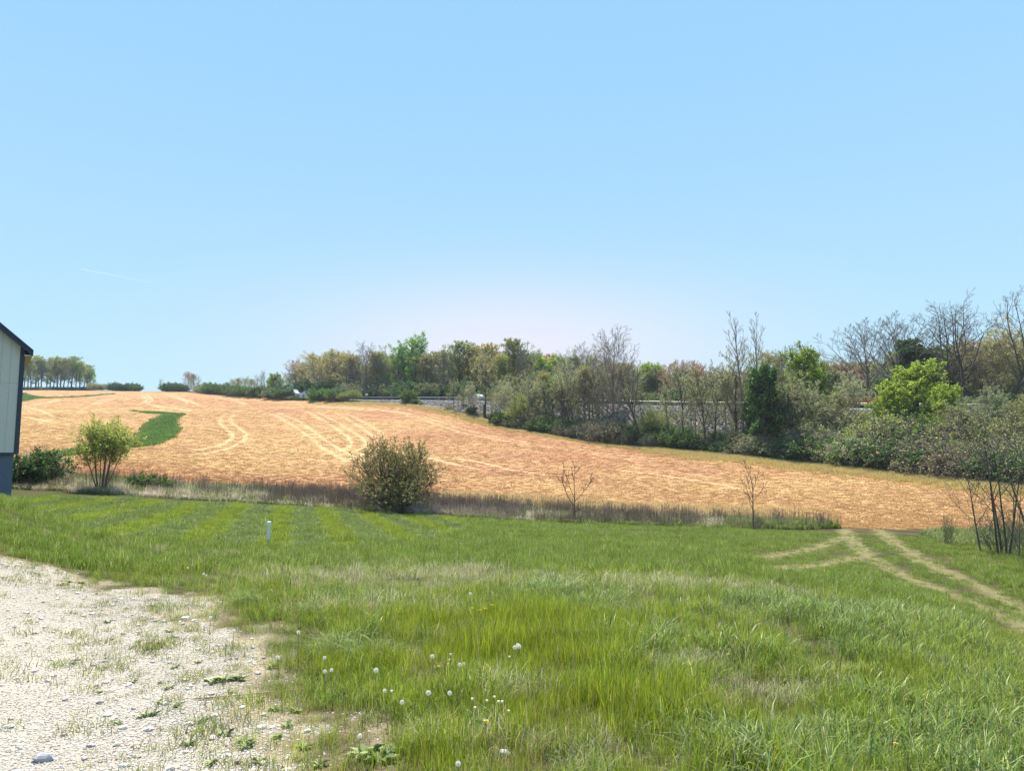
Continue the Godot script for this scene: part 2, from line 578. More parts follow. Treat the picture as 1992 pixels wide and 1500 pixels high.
func make_ground() -> void:
	var names := ["meadow", "gravel_lot", "lawn", "verge", "field", "grass_waterway", "bank", "stone_slope"]
	var mbs := []
	for k in 8:
		mbs.append(MB.new())
	var maps := []
	for k in 8:
		maps.append({})
	# rings round the place where one stands; finer cells nearby, as the eye needs them
	var phi_a := []
	var p := -43.0
	while p < 43.0:
		phi_a.append(p)
		p += 0.125
	var r_a := []
	var r := 1.6
	while r < 430.0:
		r_a.append(r)
		r *= 1.0125 if r > 30 else 1.02
	r_a.append_array([470.0, 540.0, 650.0, 800.0, 1000.0, 1400.0])
	sheet(phi_a, r_a, names, mbs, maps)
	var phi_b := []
	for k in 47:
		phi_b.append(43.0 - 0.125 + k * (274.125 / 46.0))
	var r_b := [1.6]
	while r_b[-1] < 1300.0:
		r_b.append(r_b[-1] * 1.2)
	sheet(phi_b, r_b, names, mbs, maps)
	var mb: MB = mbs[GRAVEL]
	var k0 := mb.v.size()
	mb.v.append(Vector3(0, 0, 0)); mb.n.append(Vector3.UP); mb.c.append(Color(0.5, 0.47, 0.42))
	for q in 24:
		var a := TAU * q / 24
		mb.v.append(Vector3(sin(a) * 1.62, 0, -cos(a) * 1.62)); mb.n.append(Vector3.UP); mb.c.append(Color(0.5, 0.47, 0.42))
		mb.i.append(k0); mb.i.append(k0 + 1 + q); mb.i.append(k0 + 1 + (q + 1) % 24)
	for k in 8:
		var m := StandardMaterial3D.new()
		m.vertex_color_use_as_albedo = true
		m.roughness = 0.95
		m.metallic_specular = 0.2
		var t := NoiseTexture2D.new()
		t.width = 512; t.height = 512; t.seamless = true; t.generate_mipmaps = false
		var f := FastNoiseLite.new()
		f.seed = 20 + k; f.frequency = 0.05; f.fractal_octaves = 5; f.fractal_gain = 0.7
		t.noise = f
		var gr := Gradient.new()
		gr.set_color(0, Color(0.62, 0.6, 0.58)); gr.set_color(1, Color(1, 1, 1))
		t.color_ramp = gr
		m.albedo_texture = t
		m.uv1_triplanar = true
		m.uv1_world_triplanar = true
		var s: float = [0.9, 1.4, 0.9, 0.7, 0.5, 0.5, 0.4, 0.4][k]
		m.uv1_scale = Vector3(s, s, s)
		var o := part(self, names[k], mbs[k], m)
		o.set_meta("kind", "structure")

func sheet(phis: Array, rs: Array, _names: Array, mbs: Array, maps: Array) -> void:
	var np := phis.size()
	var nr := rs.size()
	var pos := PackedVector3Array()
	var cls := PackedInt32Array()
	for a in np:
		var ph := deg_to_rad(phis[a])
		var sn := sin(ph)
		var cs := cos(ph)
		for b in nr:
			var x: float = sn * rs[b]
			var z: float = -cs * rs[b]
			var y := height(x, z)
			pos.append(Vector3(x, y, z))
			cls.append(zone(x, z))
	var where := []
	for k in 8:
		var w := PackedInt32Array()
		w.resize(np * nr)
		w.fill(-1)
		where.append(w)
	for a in np - 1:
		for b in nr - 1:
			var q := a * nr + b
			var k := cls[q]
			var mb: MB = mbs[k]
			var w: PackedInt32Array = where[k]
			var id := []
			for e in [q, q + nr, q + nr + 1, q + 1]:
				var at: int = w[e]
				if at < 0:
					at = mb.v.size()
					w[e] = at
					var ea: int = e / nr
					var eb: int = e % nr
					var n := (pos[mini(ea + 1, np - 1) * nr + eb] - pos[maxi(ea - 1, 0) * nr + eb]).cross(pos[ea * nr + mini(eb + 1, nr - 1)] - pos[ea * nr + maxi(eb - 1, 0)]).normalized()
					if n.y < 0:
						n = -n
					mb.v.append(pos[e])
					mb.n.append(n)
					mb.c.append(ground_colour(k, pos[e].x, pos[e].z))
				id.append(at)
			where[k] = w
			mb.i.append(id[0]); mb.i.append(id[2]); mb.i.append(id[1])
			mb.i.append(id[0]); mb.i.append(id[3]); mb.i.append(id[2])

# ---------------------------------------------------------------- grass
func blade(mb: MB, at: Vector3, az: float, h: float, w: float, bend: float, col: Color, segs := 3, droop := 0.0) -> void:
	var d := Vector3(cos(az), 0, sin(az))
	var s := Vector3(-sin(az), 0, cos(az)).rotated(Vector3.UP, rf(-0.7, 0.7)) * w * 0.5
	var k := mb.v.size()
	var last := at
	for j in segs + 1:
		var t := float(j) / segs
		var p := at + d * (bend * h * t * t) + Vector3.UP * (h * (t - 0.35 * bend * t * t - droop * t * t * t))
		var ww := 1.0 - t * t * 0.55
		var tang := (p - last).normalized() if j > 0 else Vector3.UP
		var n := tang.cross(s).normalized()
		if j < segs:
			mb.v.append(p - s * ww); mb.v.append(p + s * ww)
			mb.n.append(n); mb.n.append(n)
			mb.c.append(col); mb.c.append(col)
		else:
			mb.v.append(p); mb.n.append(n); mb.c.append(col)
		last = p
	for j in segs - 1:
		var a := k + j * 2
		mb.i.append(a); mb.i.append(a + 1); mb.i.append(a + 2)
		mb.i.append(a + 1); mb.i.append(a + 3); mb.i.append(a + 2)
	var e := k + (segs - 1) * 2
	mb.i.append(e); mb.i.append(e + 1); mb.i.append(e + 2)

func tuft(n: int, radius: float, h0: float, h1: float, w0: float, w1: float, bend: float, cols: Array, dry := 0.0, droop := 0.0, segs := 3) -> ArrayMesh:
	var mb := MB.new()
	for k in n:
		var a := rf(0, TAU)
		var r := radius * sqrt(rng.randf())
		var at := Vector3(cos(a) * r, -0.01, sin(a) * r)
		var c: Color = cols[rng.randi() % cols.size()]
		if rng.randf() < dry:
			c = Color(0.52, 0.44, 0.26)
		c = c * rf(0.5, 1.45)
		c.a = 1
		blade(mb, at, rf(0, TAU), rf(h0, h1), rf(w0, w1), rf(0.1, 1.0) * bend, c, segs, droop * rng.randf())
	return mb.mesh()

func stalks(n: int, radius: float, h0: float, h1: float, w: float, cols: Array) -> ArrayMesh:
	# dead weed stems with a few side twigs
	var mb := MB.new()
	for k in n:
		var a := rf(0, TAU)
		var r := radius * sqrt(rng.randf())
		var at := Vector3(cos(a) * r, -0.02, sin(a) * r)
		var c: Color = cols[rng.randi() % cols.size()] * rf(0.7, 1.25)
		c.a = 1
		var h := rf(h0, h1)
		var top := at + Vector3(rf(-0.12, 0.12), 1, rf(-0.12, 0.12)) * h
		mb.tube(PackedVector3Array([at, at.lerp(top, 0.5) + Vector3(rf(-0.02, 0.02), 0, rf(-0.02, 0.02)), top]), w, w * 0.5, 3, c)
		for q in 4:
			var b := at.lerp(top, rf(0.45, 0.95))
			mb.tube(PackedVector3Array([b, b + Vector3(rf(-0.5, 0.5), rf(0.5, 1), rf(-0.5, 0.5)) * rf(0.08, 0.18)]), w * 0.5, w * 0.4, 3, c)
	return mb.mesh()

const GREEN := [Color(0.19, 0.29, 0.03), Color(0.25, 0.35, 0.04), Color(0.155, 0.25, 0.03), Color(0.32, 0.38, 0.085)]
const YELLOWISH := [Color(0.31, 0.37, 0.025), Color(0.25, 0.33, 0.022), Color(0.36, 0.38, 0.05), Color(0.20, 0.29, 0.028)]
const BLUISH := [Color(0.20, 0.28, 0.075), Color(0.26, 0.34, 0.10), Color(0.33, 0.39, 0.18), Color(0.16, 0.24, 0.06)]
const STRAW := [Color(0.58, 0.52, 0.32), Color(0.48, 0.44, 0.25), Color(0.64, 0.59, 0.42)]

# how far the vegetation of a patch centred on a pixel reaches: 1 in its middle
func patch(q: Vector3, x: float, z: float, rx: float, rz: float) -> float:
	var dx := (x - q.x) / rx
	var dz := (z - q.z) / rz
	return exp(-(dx * dx + dz * dz))

func make_grass() -> void:
	var gm := vmat("grass", 0.5, 0.85, Color.WHITE, 0.4)
	var kinds := {}
	# name: [mesh variants]
	kinds.fine = []; kinds.mid = []; kinds.broad = []; kinds.dry = []; kinds.short = []; kinds.lawn = []; kinds.far = []
	for k in 3:
		kinds.fine.append(tuft(26, 0.10, 0.10, 0.26, 0.0022, 0.004, 0.45, YELLOWISH, 0.08))
		kinds.mid.append(tuft(22, 0.10, 0.08, 0.24, 0.003, 0.0055, 0.8, GREEN, 0.10, 0.2))
		kinds.broad.append(tuft(17, 0.11, 0.12, 0.29, 0.0045, 0.0085, 0.8, BLUISH, 0.05, 0.3, 4))
		kinds.dry.append(tuft(20, 0.11, 0.08, 0.24, 0.002, 0.004, 0.9, STRAW, 0.2, 0.2))
		kinds.short.append(tuft(18, 0.07, 0.025, 0.08, 0.003, 0.005, 1.1, [Color(0.22, 0.27, 0.06), Color(0.29, 0.30, 0.09), Color(0.18, 0.25, 0.05)], 0.25))
		kinds.lawn.append(tuft(90, 0.22, 0.05, 0.11, 0.005, 0.009, 0.7, [Color(0.21, 0.285, 0.032), Color(0.25, 0.32, 0.042), Color(0.175, 0.25, 0.037)], 0.04, 0, 2))
		kinds.far.append(tuft(60, 0.22, 0.10, 0.26, 0.005, 0.010, 0.7, GREEN, 0.13, 0.1, 2))
	var bufs := {}
	for k in kinds:
		bufs[k] = []
		for j in 3:
			bufs[k].append(PackedFloat32Array())
	rng.seed = 77
	# patches of different growth seen in the photograph
	var blue_spots := [[hit(1620, 1190), 2.2, 1.4], [hit(1850, 1300), 1.9, 1.2], [hit(1950, 1450), 1.6, 1.0], [hit(1560, 1470), 1.2, 0.5], [hit(1150, 1035), 7.0, 1.6], [hit(1350, 1040), 5.0, 1.6], [hit(1100, 1155), 1.1, 0.6], [hit(720, 1265), 0.5, 0.4]]
	var yellow_spots := [[hit(950, 1240), 1.6, 0.7], [hit(880, 1290), 1.3, 0.6], [hit(1150, 1430), 1.0, 0.7], [hit(1000, 1460), 0.6, 0.4], [hit(1330, 1380), 0.8, 0.4]]
	var dry_spots := [[hit(600, 1130), 1.6, 0.8], [hit(740, 1110), 2.5, 0.9], [hit(480, 1085), 2.5, 0.8], [hit(900, 1130), 2.0, 0.9], [hit(1480, 1345), 0.8, 0.35], [hit(900, 1440), 0.5, 0.25], [hit(1350, 1300), 0.7, 0.3], [hit(700, 1185), 1.0, 0.5], [hit(1300, 1140), 2.0, 0.8], [hit(230, 1020), 1.6, 1.6], [hit(90, 1010), 1.6, 1.6], [hit(980, 1350), 0.4, 0.2]]
	var pick := func(spots: Array, x: float, z: float) -> float:
		var s := 0.0
		for q in spots:
			s = maxf(s, patch(q[0], x, z, q[1], q[2]))
		return s
	var r := 2.4
	while r < 34.5:
		var per := 330.0 * pow(minf(1.0, 6.0 / r), 1.25)
		if r > 12:
			per = 150.0 * pow(12.0 / r, 1.0) * 0.6
		var dr := 0.12 * maxf(1.0, r / 8.0)
		var n := int(per * dr * r * deg_to_rad(88.0))
		for k in n:
			var ph := deg_to_rad(rf(-44, 44))
			var rr := r + rf(0, dr)
			var x := sin(ph) * rr
			var z := -cos(ph) * rr
			var kz := zone(x, z)
			if kz == FIELD or kz == VERGE or kz == BANK or kz == RIPRAP:
				continue
			var a := nz.get_noise_2d(x, z)
			var a2 := nz.get_noise_2d(x * 0.35 + 40, z * 0.35)
			var kind := "mid"
			var s := rf(0.75, 1.25) * (0.95 + 0.55 * nz3.get_noise_2d(x * 0.8, z * 0.8) + 0.25 * a)
			var bright := rf(0.72, 1.25)
			if kz == GRAVEL:
				# sparse short growth that thickens towards the edge
				var gi := gravel_in(x, z)
				if rng.randf() > exp(-gi / 0.5) * 0.6 + 0.25 * float(nz3.get_noise_2d(x, z) + a * 0.8 > 0.42) * exp(-gi / 1.6):
					continue
				kind = "short"
			elif kz == LAWN:
				if r < 13 or rng.randf() < 0.2:
					kind = "far" if rng.randf() < 0.15 else "lawn"
				else:
					kind = "lawn"
				if rng.randf() < 0.15:
					continue
			else:
				var rut := rut_at(x, z)
				var blue: float = pick.call(blue_spots, x, z) * 0.75 + a * 0.6 + rf(-0.35, 0.35)
				var yel: float = pick.call(yellow_spots, x, z) + a2 * 0.5 + rf(-0.2, 0.2)
				var dry: float = pick.call(dry_spots, x, z) * 0.95 + a2 * 0.5 + rf(-0.3, 0.35)
				if rut < 0.34 + 0.3 * nz3.get_noise_2d(x, z):
					kind = "dry" if rng.randf() < 0.7 else "mid"
					s *= 0.75
				elif dry > 0.5:
					kind = "dry" if rng.randf() < 0.6 else "mid"
				elif blue > 0.45:
					kind = "broad" if rng.randf() < 0.55 else "mid"
				elif yel > 0.28:
					kind = "fine"
				elif rng.randf() < 0.4:
					kind = "fine"
				if r > 12 and (kind == "mid" or kind == "fine"):
					kind = "far"
				if r > 9:
					s *= lerpf(1.0, 0.72, minf(1.0, (r - 9.0) / 5.0))
				var bare := nz.get_noise_2d(x * 0.8 + 200, z * 0.8) + 0.5 * nz3.get_noise_2d(x * 0.6, z * 0.6)
				if bare > 0.22:
					s *= 0.6
					if rng.randf() < 0.25:
						kind = "dry"
				if rut < 0.8:
					s *= 0.6
				# thinner and shorter beside the gravel
				if x < 2 and r < 14:
					var dm := -gravel_in(x, z)
					if dm < 0.65 and rng.randf() > 0.35 + dm * 0.9:
						continue
					if dm < 0.55 and rng.randf() < 0.65:
						kind = "short"
					s *= clampf(0.45 + dm * 0.55, 0.45, 1.0)
			var col := Color(bright, bright, bright)
			if kind == "lawn":
				# mowing stripes fan out over the lawn; neighbouring runs lean opposite ways
				var lean := lawn_stripe(x, z)
				if absf(lean) < 0.2 and rng.randf() < 0.3:
					# clippings left along the seams
					put(bufs.dry[rng.randi() % 3], Vector3(x, height(x, z) + 0.04, z), rf(0, TAU), 0.8, 0.35, Color(0.9, 0.95, 1.0), Vector2(0.5, 0))
				put(bufs[kind][rng.randi() % 3], Vector3(x, height(x, z), z), rf(0, TAU), s, s * rf(0.8, 1.15), col, Vector2(0.1 if lean < 0 else -0.1, 0.85 if lean < 0 else -0.85))
				continue
			put(bufs[kind][rng.randi() % 3], Vector3(x, height(x, z), z), rf(0, TAU), s, s * rf(0.8, 1.15), col)
		r += dr
	var info := {"fine": ["fine yellow green meadow grass standing upright beside the gravel", "grass"], "mid": ["mixed green meadow grass around the dandelions", "grass"], "broad": ["broad bladed blue green grass in the rough meadow", "grass"], "dry": ["dry pale straw grass among the meadow", "grass"], "short": ["sparse short grass at the gravel margin and wheel ruts", "grass"], "lawn": ["short mown lawn grass in stripes", "grass"], "far": ["rough green grass between the lawn and the wheel ruts", "grass"]}
	var called := {"fine": "fine_grass", "mid": "meadow_grass", "broad": "broad_grass", "dry": "dry_grass", "short": "sparse_grass", "lawn": "lawn_grass", "far": "rough_grass"}
	for k in kinds:
		for j in 3:
			scatter(called[k], kinds[k][j], gm, bufs[k][j], info[k][0], info[k][1])

func lawn_stripe(x: float, z: float) -> float:
	# parallel runs of the mower, about 0.85 m wide; negative and positive runs alternate, near 0 at the seams
	return sin((0.959 * x - 0.284 * z) / 0.85 * PI)

func make_verge() -> void:
	rng.seed = 501
	var brown := [Color(0.22, 0.16, 0.12), Color(0.30, 0.225, 0.17), Color(0.16, 0.115, 0.09)]
	var pinkish := [Color(0.48, 0.37, 0.32), Color(0.40, 0.30, 0.28), Color(0.54, 0.44, 0.37)]
	var pale := [Color(0.55, 0.48, 0.36), Color(0.46, 0.40, 0.30), Color(0.62, 0.56, 0.43)]
	var meshes := {}
	meshes.stem = [stalks(11, 0.25, 0.5, 0.95, 0.006, brown), stalks(11, 0.25, 0.45, 0.85, 0.006, brown)]
	meshes.pink = [stalks(22, 0.25, 0.3, 0.6, 0.006, pinkish)]
	meshes.pale = [tuft(45, 0.25, 0.3, 0.7, 0.008, 0.014, 0.8, pale, 0.0, 0.2)]
	meshes.green = [tuft(50, 0.25, 0.25, 0.6, 0.009, 0.016, 0.8, [Color(0.17, 0.24, 0.05), Color(0.23, 0.29, 0.07), Color(0.14, 0.2, 0.05)], 0.15, 0.2)]
	meshes.leafy = [tuft(45, 0.3, 0.2, 0.55, 0.03, 0.06, 1.0, [Color(0.2, 0.3, 0.04), Color(0.28, 0.38, 0.05)], 0.0, 0.3)]
	meshes.tan = [tuft(50, 0.3, 0.3, 0.65, 0.009, 0.015, 0.6, [Color(0.56, 0.43, 0.2), Color(0.48, 0.39, 0.17), Color(0.44, 0.39, 0.15)], 0.0, 0.1)]
	var bufs := {}
	for k in meshes:
		bufs[k] = []
		for j in meshes[k].size():
			bufs[k].append(PackedFloat32Array())
	for k in 9500:
		var px := rf(-150, 1700)
		var d := rf(32.6, 42.0)
		var at := place(px, d)
		if zone(at.x, at.z) != VERGE:
			continue
		var t := clampf((d - 33.0) / 7.0, 0, 1)
		var a := nz2.get_noise_2d(at.x * 4, at.z * 6)
		var kind := "green"
		var u := rng.randf()
		if px < 520:
			kind = "pale" if u < 0.55 - t * 0.4 + a * 0.4 else ("green" if u < 0.93 else "stem")
		elif px < 720:
			kind = "stem" if u < 0.38 else ("pale" if u < 0.6 - t * 0.3 else "green")
		elif px < 1010:
			kind = "pink" if u < 0.5 - t * 0.4 else ("stem" if u < 0.6 else "green")
		elif px < 1400:
			kind = "stem" if u < 0.3 + a * 0.7 else ("pale" if u < 0.5 else "green")
		else:
			kind = "stem" if u < 0.22 + a * 0.5 else "green"
		if rng.randf() < 0.03 + maxf(0, a) * 0.25 and px > 850:
			kind = "leafy"
		var s := rf(0.65, 1.15)
		if t < 0.12:
			s *= 0.6
		var j := rng.randi() % int(meshes[kind].size())
		var br := rf(0.8, 1.2)
		put(bufs[kind][j], at, rf(0, TAU), rf(0.9, 1.2), s, Color(br, br, br))
	# growth at the gateway and below the saplings
	for k in 900:
		var px := rf(1725, 2120)
		var d := rf(26, 33.5)
		var at := place(px, d)
		if zone(at.x, at.z) == FIELD or rut_at(at.x, at.z) < 1.6:
			continue
		put(bufs.green[0], at, rf(0, TAU), 1.0, rf(0.35, 0.75), Color(1, 1, 1) * rf(0.8, 1.2))
	# tan grass left standing along the field's far edge, and thinner inside the near one
	for k in 9500:
		var px := rf(600, 2050)
		var e := edge_d(px)
		var d := e - absf(rng.randfn(0.0, 1.0)) * e * (0.022 if px < 1250 else 0.05) + 0.6
		var at := place(px, d)
		var br := rf(0.8, 1.15)
		put(bufs.tan[0], at, rf(0, TAU), 1.2, rf(0.5, 1.1) * (0.45 if px < 900 else (0.7 if px < 1250 else 1.0)), Color(br, br, br * rf(0.8, 1.0)))
	for k in 5200:
		var px := rf(820, 1640)
		var d := lerpf(40.0, 46.5, rng.randf()) - (px - 820) * 0.0035
		var at := place(px, d)
		if zone(at.x, at.z) != FIELD or rng.randf() < smoothstep(1250.0, 1640.0, px) or rng.randf() < smoothstep(950.0, 820.0, px):
			continue
		var br := rf(0.9, 1.3)
		put(bufs.tan[0], at, rf(0, TAU), 1.2, rf(0.35, 0.7), Color(br * 1.05, br * 0.92, br))
	var gm := vmat("grass", 0.5, 0.85, Color.WHITE, 0.4)
	var sm := vmat("stalk", 0.9)
	scatter("weed_stalk", meshes.stem[0], sm, bufs.stem[0], "tall dead brown weed stalks between lawn and field", "weeds")
	scatter("weed_stalk", meshes.stem[1], sm, bufs.stem[1], "tall dead brown weed stalks between lawn and field", "weeds")
	scatter("pinkish_weed", meshes.pink[0], sm, bufs.pink[0], "low pinkish grey dead weeds beside the round bush", "weeds")
	scatter("pale_grass", meshes.pale[0], gm, bufs.pale[0], "long pale dead grass along the mown lawn's edge", "grass")
	scatter("green_weed", meshes.green[0], gm, bufs.green[0], "long green grass growing between the dead weeds", "grass")
	scatter("leafy_weed", meshes.leafy[0], gm, bufs.leafy[0], "bright leafy weeds among the dead stalks", "weeds")
	scatter("tan_grass", meshes.tan[0], gm, bufs.tan[0], "tan standing grass along the field's edges", "grass")
	# stubble and dead cover crop on the field
	rng.seed = 640
	var st := tuft(26, 0.28, 0.03, 0.11, 0.012, 0.022, 1.2, [Color(1, 1, 1), Color(0.8, 0.75, 0.7), Color(1.1, 1.1, 1.0)], 0.0, 0, 2)
	var sb := PackedFloat32Array()
	var wb := PackedFloat32Array()
	for k in 170000:
		var t := rng.randf()
		var d := 34.0 * pow(10.0, t * 0.98)
		var px := rf(-60, 2060)
		if d > edge_d(px):
			continue
		var at := place(px, d)
		var kz := zone(at.x, at.z)
		if kz == WATERWAY:
			put(wb, at, rf(0, TAU), 1.6, rf(1.0, 3.2), Color(1, 1, 1) * rf(0.6, 1.3))
			continue
		if kz != FIELD:
			continue
		var tr := tracked(at.x, at.z)
		if tr > 0.3 and rng.randf() < 0.85:
			continue
		var c := ground_colour(FIELD, at.x, at.z) * rf(0.75, 1.2)
		var s := clampf(d / 70.0, 0.8, 2.2)
		put(sb, at, rf(0, TAU), s, rf(0.5, 1.3), c)
	scatter("field_stubble", st, vmat("stubble", 0.9, 0.4), sb, "dead orange and tan cover crop stubble covering the field", "stubble")
	for k in 9000:
		var q: Vector2 = Vector2(rf(poly.waterway[0].x - 5, -25), rf(-190, -50))
		if inside("waterway", q.x, q.y):
			put(wb, Vector3(q.x, height(q.x, q.y), q.y), rf(0, TAU), 1.6, rf(1.0, 3.2), Color(1, 1, 1) * rf(0.6, 1.3))
	var wt := tuft(30, 0.3, 0.08, 0.2, 0.02, 0.04, 0.8, [Color(0.10, 0.21, 0.05), Color(0.16, 0.28, 0.06), Color(0.075, 0.165, 0.045), Color(0.24, 0.33, 0.08)], 0.0, 0, 2)
	scatter("waterway_grass", wt, gm, wb, "lush dark green grass in the field's curved waterway", "grass")

# ---------------------------------------------------------------- stones
func stone_mesh(seed_: int, flat: float) -> ArrayMesh:
	var s := SphereMesh.new()
	s.radius = 0.5; s.height = 1.0; s.radial_segments = 7; s.rings = 4
	var arr := s.get_mesh_arrays()
	var v: PackedVector3Array = arr[Mesh.ARRAY_VERTEX]
	var f := FastNoiseLite.new()
	f.seed = seed_; f.frequency = 1.3
	var mb := MB.new()
	for k in v.size():
		var p := v[k]
		p = p * (1.0 + 0.55 * f.get_noise_3dv(p * 1.7))
		v[k] = Vector3(p.x, p.y * flat, p.z * 0.85)
	var idx: PackedInt32Array = arr[Mesh.ARRAY_INDEX]
	for k in range(0, idx.size(), 3):
		mb.tri(v[idx[k]], v[idx[k + 1]], v[idx[k + 2]], Color.WHITE)
	return mb.mesh()

func make_stones() -> void:
	rng.seed = 900
	var sm := vmat("stone", 0.9, 0.0, Color.WHITE, 0.3)
	for var_ in 3:
		var mesh := stone_mesh(5 + var_, 0.55)
		var buf := PackedFloat32Array()
		var r := 2.6
		while r < 13.0:
			var dr := 0.2
			var n := int(1900.0 * minf(1.0, 5.0 / r) * dr * r * deg_to_rad(52.0))
			for k in n:
				var ph := deg_to_rad(rf(-44, 8))
				var rr := r + rf(0, dr)
				var x := sin(ph) * rr
				var z := -cos(ph) * rr
				if rng.randf() > smoothstep(-0.5, 0.2, gravel_in(x, z)):
					continue
				# coarser and cleaner on the travelled side
				var fine := nz.get_noise_2d(x * 0.7, z * 0.7)
				if rng.randf() < 0.25 + fine * 0.8:
					continue
				var s := 0.005 + 0.012 * pow(rng.randf(), 2.0)
				if rng.randf() < 0.006:
					s = rf(0.03, 0.05)
				var g := rf(0.34, 0.60)
				if rng.randf() < 0.06:
					g *= 0.5
				put(buf, Vector3(x, height(x, z) + s * 0.12, z), rf(0, TAU), s * rf(0.8, 1.4), s, Color(g, g * rf(0.88, 0.96), g * rf(0.72, 0.92)), Vector2(rf(-0.3, 0.3), rf(-0.3, 0.3)))
			r += dr
		scatter("gravel_stone", mesh, sm, buf, "loose pale limestone gravel on the lot", "gravel")
	for var_ in 2:
		var mesh := stone_mesh(15 + var_, 0.75)
		var buf := PackedFloat32Array()
		for k in 4200:
			var px := rf(740, 2050)
			var d := road_d(px) - rf(0.2, 13.0)
			if d < edge_d(px) + 1:
				continue
			var at := place(px, d)
			var g := rf(0.12, 0.32)
			var s := rf(0.25, 0.6)
			put(buf, at, rf(0, TAU), s, s, Color(g, g * rf(0.88, 0.97), g * rf(0.86, 0.95)), Vector2(rf(-0.3, 0.3), rf(-0.3, 0.3)))
		scatter("slope_stone", mesh, sm, buf, "grey riprap stones on the bank below the road", "riprap")
	for q in [[85, 1480, 0.085, 0.30, "lone blue grey rock lying in the gravel"], [980, 1466, 0.05, 0.72, "white stone lying in the grass by dandelions"], [362, 1204, 0.06, 0.7, "white stone at the gravel edge under short weeds"], [378, 1209, 0.045, 0.66, "small white stone touching a larger one at gravel edge"], [350, 1212, 0.04, 0.62, "small pale stone beside white stone at gravel edge"], [472, 1378, 0.035, 0.75, "small white stone beside the thin straw stick"]]:
		var o := MeshInstance3D.new()
		o.name = numbered("stone")
		o.mesh = stone_mesh(int(q[0]), 0.6)
		var m := StandardMaterial3D.new()
		m.albedo_color = lin(q[3], q[3] * 0.98, q[3] * (1.05 if q[3] < 0.4 else 0.93))
		m.roughness = 0.9
		o.material_override = m
		add_child(o)
		var at := hit(q[0], q[1])
		o.position = at + Vector3(0, q[2] * 0.15, 0)
		o.scale = Vector3.ONE * q[2]
		o.scale.x *= 1.3
		o.rotation.y = q[0]
		tag(o, q[4], "stone")

# ---------------------------------------------------------------- trees
var W: MB
var L: MB
var leaf_cols: Array
var tp: Dictionary
var tall := 0.0

func leaf_at(p: Vector3, s: float, along: Vector3) -> void:
	var d: Vector3 = (along * tp.get("leaf_along", 0.2) + Vector3(rf(-1, 1), rf(-0.7, 0.8), rf(-1, 1))).normalized()
	var u: Vector3 = d.cross(Vector3(rf(-1, 1), rf(-1, 1), rf(-1, 1))).normalized()
	var l := s * rf(0.6, 1.3)
	var w: float = l * tp.get("leaf_wide", 0.32)
	var c: Color = leaf_cols[rng.randi() % leaf_cols.size()] * rf(0.7, 1.3)
	c.a = 1
	var n: Vector3 = d.cross(u)
	L.quad(p, p + d * l * 0.45 - u * w + n * w * 0.3, p + d * l, p + d * l * 0.5 + u * w + n * w * 0.3, c)

func limb(p: Vector3, d: Vector3, length: float, r: float, lvl: int) -> void:
	var top: int = tp.levels
	var segs: int = [6, 5, 3, 2, 2][mini(lvl, 4)]
	var pts := PackedVector3Array([p])
	var wob: float = tp.wob * (0.45 if lvl == 0 else 1.0)
	var up: float = tp.up[mini(lvl, tp.up.size() - 1)]
	var q := p
	var dir := d
	for k in segs:
		dir = (dir + Vector3(rf(-1, 1), rf(-0.6, 0.6), rf(-1, 1)) * wob + Vector3.UP * up).normalized()
		q += dir * length / segs
		pts.append(q)
	tall = maxf(tall, q.y)
	var col: Color = tp.bark * rf(0.85, 1.15)
	col.a = 1
	var sides: int = [7, 5, 4, 3, 3][mini(lvl, 4)]
	W.tube(pts, r, maxf(r * (0.32 if lvl < top else 0.45), tp.get("twig", 0.006)), sides, col)
	if lvl < top:
		var n: int = tp.n[lvl]
		var s0: float = tp.start[mini(lvl, tp.start.size() - 1)]
		var roll := rf(0, TAU)
		for k in n:
			var t := lerpf(s0, 1.0, (k + rng.randf()) / n)
			var fi := t * segs
			var j := mini(int(fi), segs - 1)
			var at := pts[j].lerp(pts[j + 1], fi - j)
			var td := (pts[j + 1] - pts[j]).normalized()
			roll += 2.4 + rf(-0.5, 0.5)
			var side := td.cross(Vector3(0.3, 0.1, 0.9)).normalized().rotated(td, roll)
			var ang := deg_to_rad(tp.ang[mini(lvl, tp.ang.size() - 1)] * rf(0.7, 1.3))
			if lvl == 0 and tp.has("tip"):
				ang *= lerpf(1.25, tp.tip, (t - s0) / (1.0 - s0))
			var cd := (td * cos(ang) + side * sin(ang)).normalized()
			var shape := 1.0
			if lvl == 0:
				var tt := (t - s0) / (1.0 - s0)
				match tp.get("shape", "round"):
					"round": shape = 0.45 + 1.0 * sin(PI * (0.18 + 0.72 * tt)) * 0.75
					"cone": shape = 1.15 - tt * 0.95
					"vase": shape = 0.8 + 0.3 * tt
					"column": shape = 0.8 - 0.3 * tt
			else:
				shape = 1.1 - 0.5 * t
			limb(at, cd, length * tp.ratio[mini(lvl, tp.ratio.size() - 1)] * shape * rf(0.75, 1.2), maxf(r * lerpf(1.0, 0.35, t) * tp.get("thin", 0.5), tp.get("twig", 0.006)), lvl + 1)
	var lv: int = tp.get("leaves", 0)
	if lv > 0 and lvl >= top - tp.get("leaf_levels", 0):
		var m := lv if lvl == top else lv / 2
		for k in m:
			var t := rf(0.15, 1.05)
			var fi := minf(t, 0.999) * segs
			var j := mini(int(fi), segs - 1)
			var at := pts[j].lerp(pts[j + 1], fi - j)
			var sp: float = tp.get("leaf_spread", 0.12)
			leaf_at(at + Vector3(rf(-sp, sp), rf(-sp, sp), rf(-sp, sp)), tp.leaf, dir)

var protos := {}
